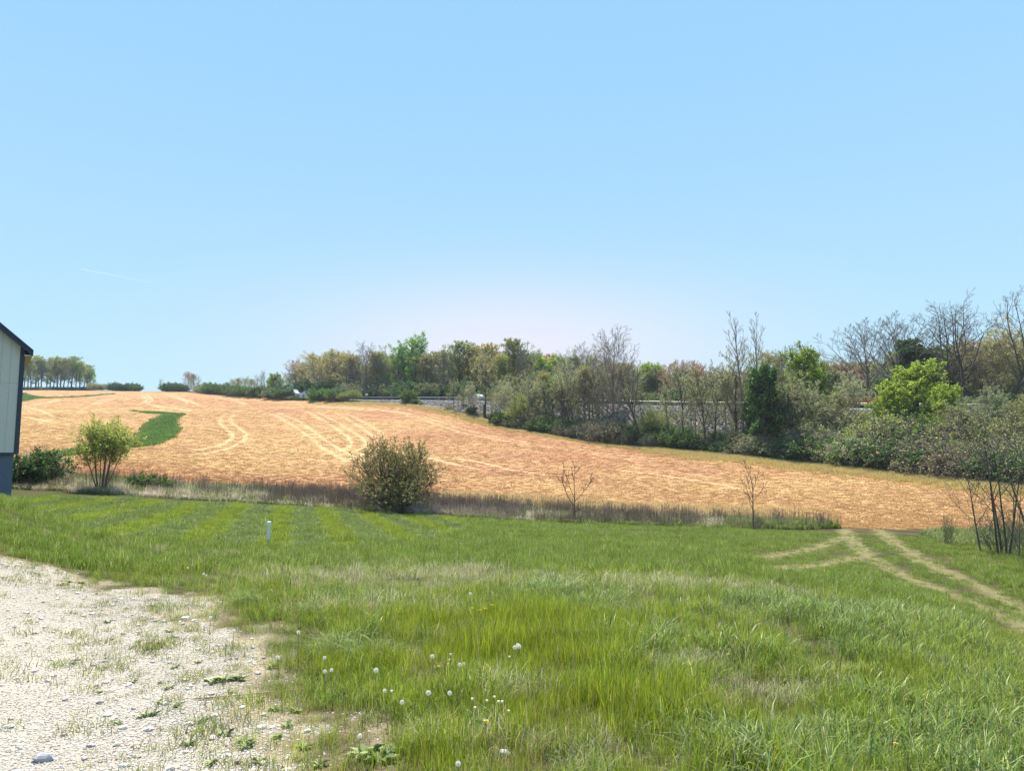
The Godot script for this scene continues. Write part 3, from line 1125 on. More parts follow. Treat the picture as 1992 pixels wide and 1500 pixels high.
# a tree or shrub kind: trunk and crown meshes, h the height it came out with
func proto(key: String, params: Dictionary, seed_: int) -> void:
	rng.seed = seed_
	tp = params
	W = MB.new()
	L = MB.new()
	tall = 0.0
	leaf_cols = params.get("cols", [Color.WHITE])
	var stems: int = params.get("stems", 1)
	for k in stems:
		var d := Vector3.UP
		var at := Vector3(0, -0.15, 0)
		if stems > 1:
			var a := TAU * k / stems + rf(-0.4, 0.4)
			var lean := rf(0.1, 1.0) * deg_to_rad(params.lean)
			d = Vector3(cos(a) * sin(lean), cos(lean), sin(a) * sin(lean))
			var foot: float = params.get("foot", 0.15)
			at += Vector3(cos(a), 0, sin(a)) * foot * rf(0.2, 1.0)
		elif params.has("tilt"):
			d = Vector3(params.tilt, 1, 0).normalized()
		limb(at, d, params.h * (1.0 if stems == 1 else rf(0.75, 1.1)), params.r * (1.0 if stems == 1 else rf(0.6, 1.1)), 0)
	# loose leaf clumps through the volume of dense crowns
	for k in params.get("fill", 0):
		var c: Array = params.fill_at
		var e := Vector3(rf(-1, 1), rf(-1, 1), rf(-1, 1))
		while e.length() > 1.0:
			e = Vector3(rf(-1, 1), rf(-1, 1), rf(-1, 1))
		e = e.normalized() * pow(e.length(), 0.5)
		var b := 1.0 + 0.25 * sin(e.x * 7.0 + e.y * 5.0) * cos(e.z * 6.0)
		leaf_at(Vector3(e.x * c[0] * b, c[1] + e.y * c[2] * b, e.z * c[0] * b), params.leaf, Vector3.UP)
	protos[key] = {"wood": W.mesh(), "leaf": L.mesh() if L.v.size() else null, "h": tall, "bark_name": "trunk" if stems == 1 else "stem"}

func make_protos() -> void:
	var grey := Color(0.17, 0.145, 0.125)
	var dark := Color(0.075, 0.062, 0.052)
	var pale := Color(0.27, 0.23, 0.19)
	var olive := [Color(0.329, 0.344, 0.120), Color(0.404, 0.389, 0.149), Color(0.254, 0.284, 0.105), Color(0.478, 0.419, 0.194)]
	var fresh := [Color(0.254, 0.389, 0.060), Color(0.329, 0.463, 0.075), Color(0.179, 0.299, 0.060)]
	var bright := [Color(0.311, 0.419, 0.048), Color(0.227, 0.347, 0.048), Color(0.383, 0.454, 0.072)]
	var deep := [Color(0.067, 0.143, 0.045), Color(0.090, 0.179, 0.053), Color(0.135, 0.239, 0.060), Color(0.053, 0.113, 0.045)]
	var red := [Color(0.404, 0.194, 0.149), Color(0.493, 0.269, 0.194), Color(0.329, 0.224, 0.149)]
	var sage := [Color(0.378, 0.430, 0.223), Color(0.482, 0.499, 0.258), Color(0.292, 0.344, 0.171)]
	proto("bare_broad", {h = 8.5, r = 0.28, levels = 4, n = [13, 7, 5, 4], start = [0.22, 0.2], ang = [50, 40, 38, 35], ratio = [0.66, 0.5, 0.5, 0.55], up = [0.02, 0.06, 0.05], wob = 0.10, bark = grey, tip = 0.35, twig = 0.014}, 11)
	proto("bare_gnarled", {h = 8.5, r = 0.34, levels = 4, n = [7, 6, 5, 4], start = [0.38, 0.2], ang = [46, 46, 45, 42], ratio = [0.78, 0.55, 0.48, 0.5], up = [0.02, 0.07, 0.04], wob = 0.24, bark = dark, tip = 0.45, twig = 0.015, thin = 0.6}, 12)
	proto("bare_narrow", {h = 12.0, r = 0.15, levels = 3, n = [15, 6, 4], start = [0.28, 0.2], ang = [36, 34, 30], ratio = [0.34, 0.45, 0.5], up = [0.01, 0.10, 0.07], wob = 0.10, bark = grey, tip = 0.55, twig = 0.013, shape = "column"}, 13)
	proto("bare_slim", {h = 8.0, r = 0.165, levels = 3, n = [15, 6, 4], start = [0.3, 0.25], ang = [42, 38, 35], ratio = [0.4, 0.45, 0.5], up = [0.01, 0.09, 0.06], wob = 0.14, bark = dark, tip = 0.5, twig = 0.0149, leaves = 6, leaf = 0.14, cols = sage, leaf_levels = 1, leaf_spread = 0.1}, 14)
	proto("olive_oak", {h = 9.0, r = 0.360, levels = 3, n = [16, 8, 5], start = [0.22, 0.2], ang = [58, 45, 42], ratio = [0.52, 0.5, 0.5], up = [0.02, 0.05, 0.03], wob = 0.14, bark = grey, tip = 0.3, twig = 0.0189, leaves = 9, leaf = 0.241, cols = olive, leaf_levels = 1, leaf_spread = 0.32}, 15)
	proto("olive_tall", {h = 12.0, r = 0.300, levels = 3, n = [18, 7, 5], start = [0.4, 0.2], ang = [48, 42, 40], ratio = [0.33, 0.5, 0.5], up = [0.02, 0.07, 0.03], wob = 0.13, bark = dark, tip = 0.35, twig = 0.0189, leaves = 13, leaf = 0.235, cols = olive, leaf_levels = 1, leaf_spread = 0.25}, 16)
	proto("fresh_maple", {h = 7.0, r = 0.255, levels = 3, n = [18, 8, 5], start = [0.12, 0.15], ang = [62, 45, 42], ratio = [0.55, 0.5, 0.45], up = [0.02, 0.05, 0.02], wob = 0.13, bark = dark, tip = 0.3, twig = 0.0162, leaves = 13, leaf = 0.241, cols = bright, leaf_levels = 1, leaf_spread = 0.22, leaf_wide = 0.42}, 17)
	proto("fresh_tall", {h = 11.0, r = 0.270, levels = 3, n = [17, 7, 5], start = [0.25, 0.2], ang = [46, 42, 40], ratio = [0.36, 0.5, 0.48], up = [0.02, 0.06, 0.03], wob = 0.13, bark = dark, tip = 0.3, twig = 0.0175, leaves = 13, leaf = 0.235, cols = fresh, leaf_levels = 1, leaf_spread = 0.22, shape = "round"}, 18)
	proto("ivy_tower", {h = 7.5, r = 0.300, levels = 3, n = [24, 7, 4], start = [0.04, 0.15], ang = [62, 48, 42], ratio = [0.22, 0.55, 0.5], up = [0.0, 0.06, 0.02], wob = 0.13, bark = dark, twig = 0.0162, leaves = 14, leaf = 0.218, cols = deep, leaf_levels = 1, leaf_spread = 0.2, leaf_wide = 0.45, shape = "round"}, 19)
	proto("red_bud", {h = 8.5, r = 0.270, levels = 4, n = [12, 6, 5, 3], start = [0.25, 0.2], ang = [48, 42, 40, 35], ratio = [0.5, 0.5, 0.5, 0.5], up = [0.02, 0.06, 0.04], wob = 0.12, bark = Color(0.16, 0.115, 0.10), tip = 0.35, twig = 0.0162, leaves = 8, leaf = 0.15, cols = red, leaf_spread = 0.12}, 20)
	proto("pale_budding", {h = 8.0, r = 0.225, levels = 4, n = [12, 6, 5, 3], start = [0.2, 0.2], ang = [50, 42, 40, 35], ratio = [0.48, 0.5, 0.5, 0.5], up = [0.02, 0.07, 0.04], wob = 0.13, bark = pale, tip = 0.35, twig = 0.0149, leaves = 6, leaf = 0.14, cols = sage, leaf_spread = 0.12}, 21)
	proto("cedar", {h = 5.0, r = 0.150, levels = 2, n = [34, 8], start = [0.03, 0.1], ang = [62, 40], ratio = [0.34, 0.45], up = [0.0, 0.05, 0.03], wob = 0.1, bark = dark, twig = 0.0135, leaves = 16, leaf = 0.184, cols = deep, leaf_levels = 1, leaf_spread = 0.14, shape = "cone"}, 22)
	# shrubs
	proto("dark_shrub", {h = 1.9, r = 0.053, stems = 14, lean = 62.0, foot = 0.5, levels = 2, n = [7, 5], start = [0.2, 0.2], ang = [45, 42], ratio = [0.5, 0.5], up = [0.02, 0.05], wob = 0.16, bark = dark, twig = 0.0095, leaves = 9, leaf = 0.161, cols = deep, leaf_levels = 1, leaf_spread = 0.13, leaf_wide = 0.42}, 31)
	proto("green_shrub", {h = 1.9, r = 0.053, stems = 14, lean = 60.0, foot = 0.5, levels = 2, n = [7, 5], start = [0.2, 0.2], ang = [45, 42], ratio = [0.5, 0.5], up = [0.02, 0.05], wob = 0.16, bark = grey, twig = 0.0095, leaves = 9, leaf = 0.161, cols = [Color(0.10, 0.17, 0.035), Color(0.14, 0.22, 0.045), Color(0.07, 0.12, 0.03)], leaf_levels = 1, leaf_spread = 0.13, leaf_wide = 0.42}, 32)
	proto("pale_shrub", {h = 2.3, r = 0.045, stems = 16, lean = 52.0, foot = 0.5, levels = 3, n = [6, 5, 3], start = [0.25, 0.2], ang = [42, 42, 40], ratio = [0.5, 0.5, 0.5], up = [0.02, 0.06], wob = 0.14, bark = pale, twig = 0.0095, leaves = 4, leaf = 0.115, cols = [Color(0.27, 0.31, 0.09), Color(0.21, 0.25, 0.10), Color(0.32, 0.34, 0.10)], leaf_levels = 1, leaf_spread = 0.1}, 33)
	proto("twiggy_shrub", {h = 2.4, r = 0.045, stems = 18, lean = 58.0, foot = 0.6, levels = 3, n = [6, 5, 4], start = [0.2, 0.2], ang = [45, 45, 42], ratio = [0.55, 0.5, 0.5], up = [0.0, 0.03, -0.02], wob = 0.2, bark = Color(0.19, 0.165, 0.14), twig = 0.0108, leaves = 2, leaf = 0.115, cols = sage, leaf_spread = 0.1}, 34)
	proto("bramble", {h = 2.0, r = 0.038, stems = 22, lean = 75.0, foot = 0.8, levels = 3, n = [6, 5, 3], start = [0.2, 0.2], ang = [50, 50, 45], ratio = [0.55, 0.55, 0.5], up = [-0.03, -0.04, -0.05], wob = 0.24, bark = Color(0.13, 0.10, 0.095), twig = 0.0121, leaves = 1, leaf = 0.103, cols = olive, leaf_spread = 0.1}, 35)
	# single plants near the lawn
	proto("willow_bush", {h = 2.35, r = 0.05, stems = 20, lean = 72.0, foot = 0.25, levels = 3, n = [9, 6, 3], start = [0.08, 0.1], ang = [42, 38, 34], ratio = [0.42, 0.5, 0.55], up = [0.05, 0.08, 0.1], wob = 0.09, bark = Color(0.10, 0.08, 0.06), twig = 0.005, thin = 0.55, leaves = 3, leaf = 0.085, leaf_wide = 0.22, leaf_along = 0.8, cols = [Color(0.19, 0.20, 0.06), Color(0.25, 0.24, 0.08), Color(0.14, 0.17, 0.05), Color(0.30, 0.27, 0.12)], leaf_levels = 2, leaf_spread = 0.04}, 41)
	proto("yellow_tree", {h = 2.75, r = 0.04, stems = 10, lean = 27.0, foot = 0.2, levels = 3, n = [9, 6, 3], start = [0.58, 0.2], ang = [38, 38, 36], ratio = [0.34, 0.5, 0.5], up = [0.03, 0.07, 0.04], wob = 0.08, bark = Color(0.17, 0.12, 0.085), twig = 0.006, leaves = 5, leaf = 0.085, leaf_wide = 0.36, cols = [Color(0.46, 0.52, 0.12), Color(0.38, 0.46, 0.08), Color(0.52, 0.55, 0.18), Color(0.30, 0.38, 0.08)], leaf_levels = 1, leaf_spread = 0.09}, 42)
	proto("sapling_spread", {h = 1.3, r = 0.045, levels = 3, n = [6, 4, 2], start = [0.35, 0.3], ang = [62, 35, 32], ratio = [1.0, 0.5, 0.5], up = [0.0, 0.10, 0.10], wob = 0.08, bark = Color(0.13, 0.09, 0.06), tip = 0.35, twig = 0.009, thin = 0.6, shape = "vase"}, 43)
	proto("sapling_tall", {h = 2.2, r = 0.04, levels = 3, n = [7, 3, 2], start = [0.42, 0.35], ang = [42, 34, 30], ratio = [0.52, 0.45, 0.5], up = [0.0, 0.08, 0.05], wob = 0.06, bark = Color(0.11, 0.085, 0.06), tip = 0.4, twig = 0.009, thin = 0.55, shape = "vase"}, 44)
	proto("thin_tree", {h = 3.6, r = 0.055, levels = 4, n = [8, 5, 4, 3], start = [0.35, 0.25], ang = [45, 42, 40, 38], ratio = [0.5, 0.5, 0.5, 0.5], up = [0.0, 0.06, 0.03], wob = 0.12, bark = Color(0.11, 0.09, 0.075), tip = 0.5, twig = 0.006, thin = 0.5, tilt = -0.12}, 45)
	proto("forked_tree", {h = 3.8, r = 0.04, stems = 4, lean = 15.0, foot = 0.25, levels = 4, n = [5, 4, 3, 3], start = [0.4, 0.2], ang = [36, 42, 42, 40], ratio = [0.42, 0.5, 0.5, 0.5], up = [0.02, 0.05, 0.03], wob = 0.12, bark = Color(0.09, 0.078, 0.068), twig = 0.004, leaves = 1, leaf = 0.05, cols = olive, leaf_spread = 0.05}, 46)
	proto("thicket", {h = 1.5, r = 0.02, stems = 16, lean = 40.0, foot = 0.35, levels = 2, n = [6, 4], start = [0.2, 0.2], ang = [38, 38], ratio = [0.5, 0.5], up = [0.03, 0.04], wob = 0.14, bark = Color(0.13, 0.11, 0.09), twig = 0.005, leaves = 4, leaf = 0.05, cols = deep, leaf_spread = 0.05}, 47)

const MARKS := [[60, "the barn"], [110, "the grove's tallest trunks"], [175, "the grove's low end"], [245, "the skyline gap"], [330, "the hedge's skyline end"], [370, "the round reddish tree"], [430, "the hedge's upper bend"], [510, "the pair of thin bare spires"], [568, "the white van"], [594, "the white house"], [640, "the widest olive crown"], [700, "the dark ivy covered tree"], [757, "the small cone evergreen"], [806, "the tallest blue green tree"], [862, "the bluish bare crown"], [934, "the white car"], [1003, "the twin dark trees"], [1061, "the bright round maple"], [1136, "the grey bare crown"], [1194, "the tall pale bare tree"], [1243, "the dark forked bare tree"], [1320, "the red budded maples"], [1380, "the open riprap"], [1449, "the poplar pair"], [1486, "the ivy tower"], [1574, "the bright conical tree"], [1630, "the pale twiggy thicket"], [1690, "the orange machine"], [1786, "the yellow green maple"], [1832, "the black gnarled tree"], [1884, "the straight black trunk"], [1930, "the slender leaning sapling"], [1976, "the tallest black bare tree"]]
const LOOKS := {"bare_broad": "bare grey tree", "bare_gnarled": "dark gnarled bare tree", "bare_narrow": "narrow bare tree", "bare_slim": "slim sparsely budding tree", "olive_oak": "broad olive tree", "olive_tall": "tall olive tree", "fresh_maple": "rounded yellow green tree", "fresh_tall": "tall fresh green tree", "ivy_tower": "dark ivy clad tree", "red_bud": "red budding tree", "pale_budding": "pale budding tree", "cedar": "dark evergreen", "dark_shrub": "dark leafy shrub", "green_shrub": "mid green shrub", "pale_shrub": "pale yellow green shrub", "twiggy_shrub": "grey twiggy shrub", "bramble": "brown bramble tangle"}

func mark(px: float) -> String:
	var best := ""
	var bd := 1e9
	for m in MARKS:
		if absf(m[0] - px) < bd:
			bd = absf(m[0] - px)
			best = m[1]
	return best

func leaf_mat(key: String) -> StandardMaterial3D:
	match key:
		"warm": return vmat("leaf_warm", 0.65, 0.9, lin(1.15, 1.0, 0.85), 0.25)
		"cool": return vmat("leaf_cool", 0.65, 0.9, lin(0.75, 0.95, 0.95), 0.25)
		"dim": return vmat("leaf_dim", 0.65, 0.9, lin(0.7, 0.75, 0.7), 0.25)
		"lime": return vmat("leaf_lime", 0.65, 0.9, lin(1.1, 1.2, 0.7), 0.25)
	return vmat("leaf", 0.65, 0.9, Color.WHITE, 0.25)

func plant(called: String, key: String, px: float, d: float, ytop: float, wide: float, label: String, category: String, group := "", tint := "", turn := -1.0, sink := 0.0) -> Node3D:
	var at := place(px, d)
	var h := hy(ytop, d) - at.y
	var o := thing(called, label, category, at - Vector3(0, sink, 0), rf(0, TAU) if turn < 0 else turn, group)
	var p: Dictionary = protos[key]
	var s: float = maxf(h, 0.4) / p.h * ((1.2 if px < 1300.0 else 1.14) if category == "tree" and d > 60.0 else 1.0)
	o.scale = Vector3(s * wide, s, s * wide)
	var w := MeshInstance3D.new()
	w.name = p.bark_name
	w.mesh = p.wood
	w.material_override = vmat("bark", 0.9)
	o.add_child(w, true)
	if p.leaf != null:
		var l := MeshInstance3D.new()
		l.name = "crown" if category == "tree" else "foliage"
		l.mesh = p.leaf
		l.material_override = leaf_mat(tint)
		o.add_child(l, true)
	return o

func make_near_plants() -> void:
	rng.seed = 71
	plant("bush", "willow_bush", 776, 34.0, 838, 1.0, "round willowy bush with dark trunk standing at the lawn's edge", "bush", "", "", 0.6)
	plant("small_tree", "yellow_tree", 197, 34.0, 800, 1.0, "small many stemmed tree with fresh yellow green crown", "tree", "", "", 1.0)
	plant("shrub", "dark_shrub", 62, 34.5, 868, 0.85, "dark tangled shrub beside the barn's corner", "shrub", "", "dim")
	plant("shrub", "twiggy_shrub", 78, 35.2, 862, 0.8, "bare twiggy shrub tangled with dark shrub by the barn", "shrub")
	plant("shrub", "green_shrub", 292, 36.0, 918, 1.35, "low rounded bush in pale grass beside the yellow green tree", "shrub", "", "dim")
	plant("shrub", "twiggy_shrub", 262, 36.5, 925, 1.2, "low twiggy bush between yellow green tree and rounded bush", "shrub")
	plant("sapling", "sapling_spread", 1115, 34.0, 888, 1.0, "bare sapling with wide spreading branches among the weeds", "tree", "", "", 0.4)
	plant("sapling", "sapling_tall", 1465, 32.8, 890, 1.0, "bare upright sapling at the end of the weeds by ruts", "tree", "", "", 2.0)
	plant("shrub", "thicket", 1475, 33.0, 1000, 0.7, "small leafy shoots at the foot of upright sapling", "shrub")
	plant("sapling", "thin_tree", 1908, 23.6, 860, 0.9, "thin bare tree leaning beside the forked trees at the ruts", "tree", "", "", 0.2)
	plant("sapling", "forked_tree", 1955, 23.2, 790, 0.95, "forked bare tree with several dark trunks beside the ruts", "tree", "", "", 0.0)
	plant("sapling", "thin_tree", 1980, 22.6, 900, 0.8, "slender bare tree in front of the forked trunks", "tree", "", "", 3.4)
	plant("sapling", "forked_tree", 2030, 24.5, 770, 1.0, "tall bare twiggy tree behind the forked trunks", "tree", "", "", 1.3)
	plant("shrub", "thicket", 1945, 23.5, 985, 0.9, "low dark thicket around the forked trunks", "shrub")
	plant("shrub", "thicket", 1845, 26.0, 995, 0.35, "small bare weedy shrub standing alone near the ruts", "shrub")
	plant("shrub", "thicket", 1990, 24.0, 1000, 0.9, "low twiggy growth behind the slender bare tree", "shrub")

func make_trees() -> void:
	rng.seed = 72
	# the grove on the hill
	var gx := [40, 47, 55, 61, 70, 76, 81, 91, 98, 105, 112, 118, 124, 132, 139, 148, 156, 163, 169, 176]
	for k in gx.size():
		var kk: String = ["olive_tall", "bare_slim", "olive_tall", "fresh_tall"][k % 4]
		var top: float = 704.0 + rf(-3, 6) + maxf(0.0, gx[k] - 140.0) * 0.55
		plant("grove_tree", kk, gx[k], 337.0 + rf(-4, 16), top, rf(0.95, 1.3), LOOKS[kk] + " in the hilltop grove, " + ["by the barn end", "by the barn end", "in its tallest part", "in its tallest part", "toward its low end", "at its low end"][mini(5, int(k / 3.4))], "tree", "trees of the hilltop grove", ["", "dim", "cool", ""][k % 4])
	for k in 14:
		plant("hill_shrub", ["green_shrub", "twiggy_shrub", "dark_shrub"][k % 3], 50 + k * 10, 338.0 + rf(-2, 4), 752, 1.6, LOOKS[["green_shrub", "twiggy_shrub", "dark_shrub"][k % 3]] + " low under the hilltop grove's trunks", "shrub", "undergrowth of the hilltop grove", "dim")
	for k in 7:
		plant("hill_shrub", "pale_shrub", 178 + k * 6.5, 332.0 + rf(-2, 4), 745 + rf(-4, 5), rf(0.8, 1.2), "brownish olive shrub in the low row beside the grove", "shrub", "brownish shrubs on the skyline", "warm")
	for k in 8:
		plant("hill_shrub", "green_shrub", 223 + k * 6.6, 330.0 + rf(-2, 4), 746 + rf(-4, 4) + maxf(0, k - 5) * 1.5, rf(0.8, 1.2), "green rounded shrub on the skyline beside the gap", "shrub", "green shrubs on the skyline", "cool")
	# the shrubs that climb to the skyline
	plant("hill_shrub", "bare_slim", 315, 322, 741, 0.9, "thin dead snag at the skyline end of the hedge", "tree")
	for k in 6:
		plant("hill_shrub", "green_shrub", 322 + k * 7.0, 318.0 - k * 2, 744 + rf(-2, 3), 1.1, "grey green shrub at the hedge's skyline end", "shrub", "shrubs at the hedge's skyline end", "cool")
	plant("hedge_tree", "red_bud", 366, 305, 729, 1.0, "round reddish brown tree rising from the skyline hedge", "tree")
	plant("hedge_tree", "olive_oak", 378, 300, 731, 0.9, "olive brown tree joined to the round reddish tree on skyline", "tree", "", "dim")
	var hx := 385.0
	while hx < 690:
		var e := edge_d(hx)
		var key: String = ["dark_shrub", "green_shrub", "dark_shrub", "green_shrub", "twiggy_shrub"][rng.randi() % 5]
		if hx > 590 and rng.randf() < 0.6:
			key = "pale_shrub"
		if hx > 556 and hx < 606:
			plant("hedge_shrub", key, hx, e + rf(0.5, 2.0), hy_row(hx, e) - rf(7, 10), 1.3, LOOKS[key] + " low before the house near " + mark(hx), "shrub", "shrubs of the long hedge", "dim")
			hx += rf(5.0, 9.0)
			continue
		plant("hedge_shrub", key, hx, e + rf(1.0, 5.0), hy_row(hx, e) - rf(9, 25) - (5 if hx > 470 else 0), rf(0.9, 1.3), LOOKS[key] + " in the field's long hedge near " + mark(hx), "shrub", "shrubs of the long hedge", ["", "dim", "cool", "lime"][rng.randi() % 4])
		hx += rf(5.0, 9.0)
	for q in [[400, 752, "green_shrub"], [430, 750, "pale_shrub"], [450, 741, "pale_budding"], [462, 739, "olive_oak"], [476, 738, "pale_budding"], [490, 741, "olive_oak"], [498, 736, "bare_slim"], [507, 727, "bare_narrow"], [515, 729, "bare_narrow"], [525, 738, "fresh_tall"], [537, 733, "fresh_maple"], [548, 738, "bare_slim"], [420, 749, "green_shrub"], [440, 746, "olive_oak"]]:
		plant("hedge_tree", q[2], q[0], edge_d(q[0]) + rf(8, 14), q[1], 1.15, LOOKS[q[2]] + " behind the long hedge near " + mark(q[0]), "tree", "small trees behind the long hedge", ["", "dim", "cool"][rng.randi() % 3])
	# wood beyond the road: pixel column, top row, kind, width, tint, label
	var wood := [
		[573, 711, "red_bud", 1.1, "", "pinkish brown budding tree at the wood's end above the house"],
		[585, 722, "olive_oak", 0.9, "dim", "dim olive tree beside the pinkish tree above the house"],
		[612, 697, "olive_oak", 1.15, "warm", "broad yellowish olive tree at the wood's end"],
		[640, 690, "olive_oak", 1.3, "", "widest olive crown of the wood behind the road sign"],
		[662, 694, "olive_oak", 1.1, "warm", "olive oak touching the widest crown of the wood"],
		[680, 705, "olive_tall", 1.1, "", "pale olive tree before the open crowned bare oak"],
		[711, 681, "bare_broad", 0.95, "", "open crowned bare oak rising over olive neighbours"],
		[700, 722, "ivy_tower", 1.2, "", "dark ivy covered tree beside the road guardrail"],
		[716, 728, "fresh_tall", 1.0, "dim", "bright green young tree touching the dark ivy covered one"],
		[735, 700, "olive_tall", 1.1, "", "olive tree between open oak and blue green trees"],
		[752, 692, "pale_budding", 0.9, "", "pale budding tree below the tall blue green pair"],
		[772, 684, "fresh_tall", 1.0, "cool", "blue green tree beside the tallest green tree of the wood"],
		[806, 669, "fresh_tall", 1.05, "cool", "tallest blue green tree of the wood beyond the road"],
		[795, 712, "red_bud", 1.0, "", "reddish tree under the tallest blue green tree"],
		[826, 705, "olive_tall", 1.1, "", "olive tree in the wood past the tallest green one"],
		[845, 706, "fresh_tall", 1.1, "lime", "lime green tree in the thick of the wood"],
		[862, 694, "bare_broad", 0.8, "", "bluish bare crown showing over the lime green trees"],
		[870, 712, "fresh_tall", 1.0, "", "green tree below the bluish bare crown"],
		[890, 683, "olive_tall", 1.0, "cool", "tall leafy tree with forked top over the guardrail"],
		[905, 725, "fresh_maple", 1.1, "warm", "rounded yellow green tree beside the white car"],
		[918, 688, "olive_tall", 1.1, "", "round topped olive tree above the white car"],
		[934, 700, "olive_oak", 0.9, "", "olive oak between two taller trunks above the white car"],
		[946, 688, "olive_tall", 1.1, "warm", "tall yellowish brown budding tree behind the guardrail"],
		[965, 700, "olive_oak", 1.0, "warm", "yellowish oak past the tall budding tree"],
		[985, 705, "fresh_tall", 1.1, "lime", "soft lime green crown amid darker trunks"],
		[1003, 680, "olive_tall", 1.0, "dim", "tall dark tree leading the twin dark trees"],
		[1021, 684, "bare_narrow", 1.2, "", "slender second one of the twin dark trees"],
		[1043, 686, "pale_budding", 1.0, "cool", "pale open tree behind the bright round maple"],
		[1061, 709, "fresh_maple", 1.25, "lime", "bright round yellow green maple beside the road"],
		[1085, 722, "fresh_tall", 1.0, "", "green tree tucked behind the bright round maple"],
		[1101, 699, "pale_budding", 1.1, "", "pale grey budding tree past the bright maple"],
		[1120, 712, "olive_tall", 1.0, "dim", "dim olive tree under the grey bare crown"],
		[1136, 683, "bare_broad", 1.0, "", "fine twigged grey bare crown behind the tall bare tree"],
		[1160, 700, "pale_budding", 1.0, "", "pale budding tree leaning on the grey bare crown"],
		[1215, 716, "olive_oak", 1.0, "dim", "low olive oak behind the tall bare tree"],
		[1262, 718, "fresh_maple", 1.0, "", "low green dome among budding trees beyond the road"],
		[1285, 722, "olive_oak", 1.0, "", "olive oak beside the low green dome"],
		[1310, 714, "red_bud", 1.1, "", "red budded maple over the riprap bank"],
		[1335, 713, "red_bud", 1.0, "dim", "darker red budded maple beside its twin"],
		[1365, 720, "red_bud", 1.0, "warm", "last of the red budded maples over the bank"],
		[1385, 730, "pale_budding", 1.1, "", "greyish budding tree after the red maples"],
		[1408, 724, "red_bud", 0.9, "dim", "dull red tree before the tall poplars"],
		[1430, 735, "olive_oak", 1.0, "", "olive oak at the foot of the tall poplars"],
		[1500, 689, "olive_oak", 1.0, "", "olive tree standing over the dark ivy tower"],
		[1524, 694, "olive_oak", 0.9, "dim", "dim olive tree touching the one over the ivy tower"],
		[1555, 680, "bare_broad", 0.9, "", "mauve bare crown between olive tree and bright green tree"],
		[1600, 705, "pale_budding", 1.0, "", "pale budding tree beside the bright green conical tree"],
		[1630, 715, "pale_budding", 1.1, "warm", "brownish budding tree before the fan shaped bare tree"],
		[1660, 715, "red_bud", 1.0, "", "reddish low tree under the fan shaped bare tree"],
		[1690, 638, "bare_broad", 1.15, "", "fan shaped bare tree standing over the orange machine"],
		[1750, 626, "bare_broad", 1.1, "", "tall bare tree between the fan shaped one and gnarled limbs"],
		[1784, 679, "cedar", 1.6, "", "dark evergreen behind the yellow green maple"],
		[1810, 690, "ivy_tower", 1.4, "", "dark leafy crown beside the dark evergreen"],
		[1832, 604, "bare_gnarled", 1.0, "", "black gnarled bare tree with leaning forked limbs"],
		[1884, 594, "bare_gnarled", 0.9, "", "black bare tree with clear straight trunk behind guardrail"],
		[1976, 583, "bare_gnarled", 0.9, "", "tallest black bare tree behind the end of guardrail"],
		[1905, 668, "pale_budding", 1.1, "", "budding tree filling in behind the straight black trunk"],
		[1930, 672, "pale_budding", 0.9, "warm", "brown olive tree between the two black bare trees"],
		[1955, 665, "pale_budding", 1.1, "warm", "russet budding tree under the tallest black bare tree"],
		[1990, 640, "pale_budding", 1.0, "warm", "russet crown at the end of the wood"],
		[1865, 700, "olive_oak", 1.0, "dim", "low olive tree behind the guardrail posts"],
		[1920, 710, "pale_budding", 1.2, "", "low pale thicket tree behind the guardrail"],
		[1960, 720, "olive_oak", 1.1, "", "low olive tree under russet crowns behind guardrail"],
		[1740, 700, "pale_budding", 1.0, "", "pale tree between fan shaped tree and dark evergreen"],
		[2030, 660, "olive_oak", 1.2, "", "olive oak past the tallest black bare tree"],
	]
	for q in wood:
		plant("wood_tree", q[2], q[0], road_d(q[0]) + 12.0 + (0.0 if "bare" in q[2] else rf(3, 10)) + (6 if q[1] > 705 else 0), q[1], q[3], q[5], "tree", "trees of the wood beyond the road", q[4])
	# filling rows behind, where the wood closes
	var x := 560.0
	while x < 2050:
		var top := lookup([[560, 728], [600, 712], [700, 706], [800, 702], [1000, 704], [1150, 710], [1250, 724], [1420, 736], [1550, 722], [1700, 712], [1850, 690], [2000, 680]], x)
		var kind: String = ["olive_tall", "fresh_tall", "pale_budding", "olive_oak", "bare_slim", "red_bud"][rng.randi() % 6]
		plant("wood_tree", kind, x, road_d(x) + rf(22, 40), top + rf(-6, 12), 1.1, LOOKS[kind] + " in the wood's back rows behind " + mark(x), "tree", "back rows of the wood", ["", "dim", "cool"][rng.randi() % 3])
		x += rf(7, 13)
	x = 600.0
	while x < 2050:
		var kind: String = ["green_shrub", "twiggy_shrub", "pale_shrub", "dark_shrub"][rng.randi() % 4]
		plant("wood_shrub", kind, x, road_d(x) + rf(11, 15), hy_row(x, road_d(x)) - rf(18, 45), 1.2, LOOKS[kind] + " across the road from the field near " + mark(x), "shrub", "undergrowth across the road", "dim")
		x += rf(12, 22)
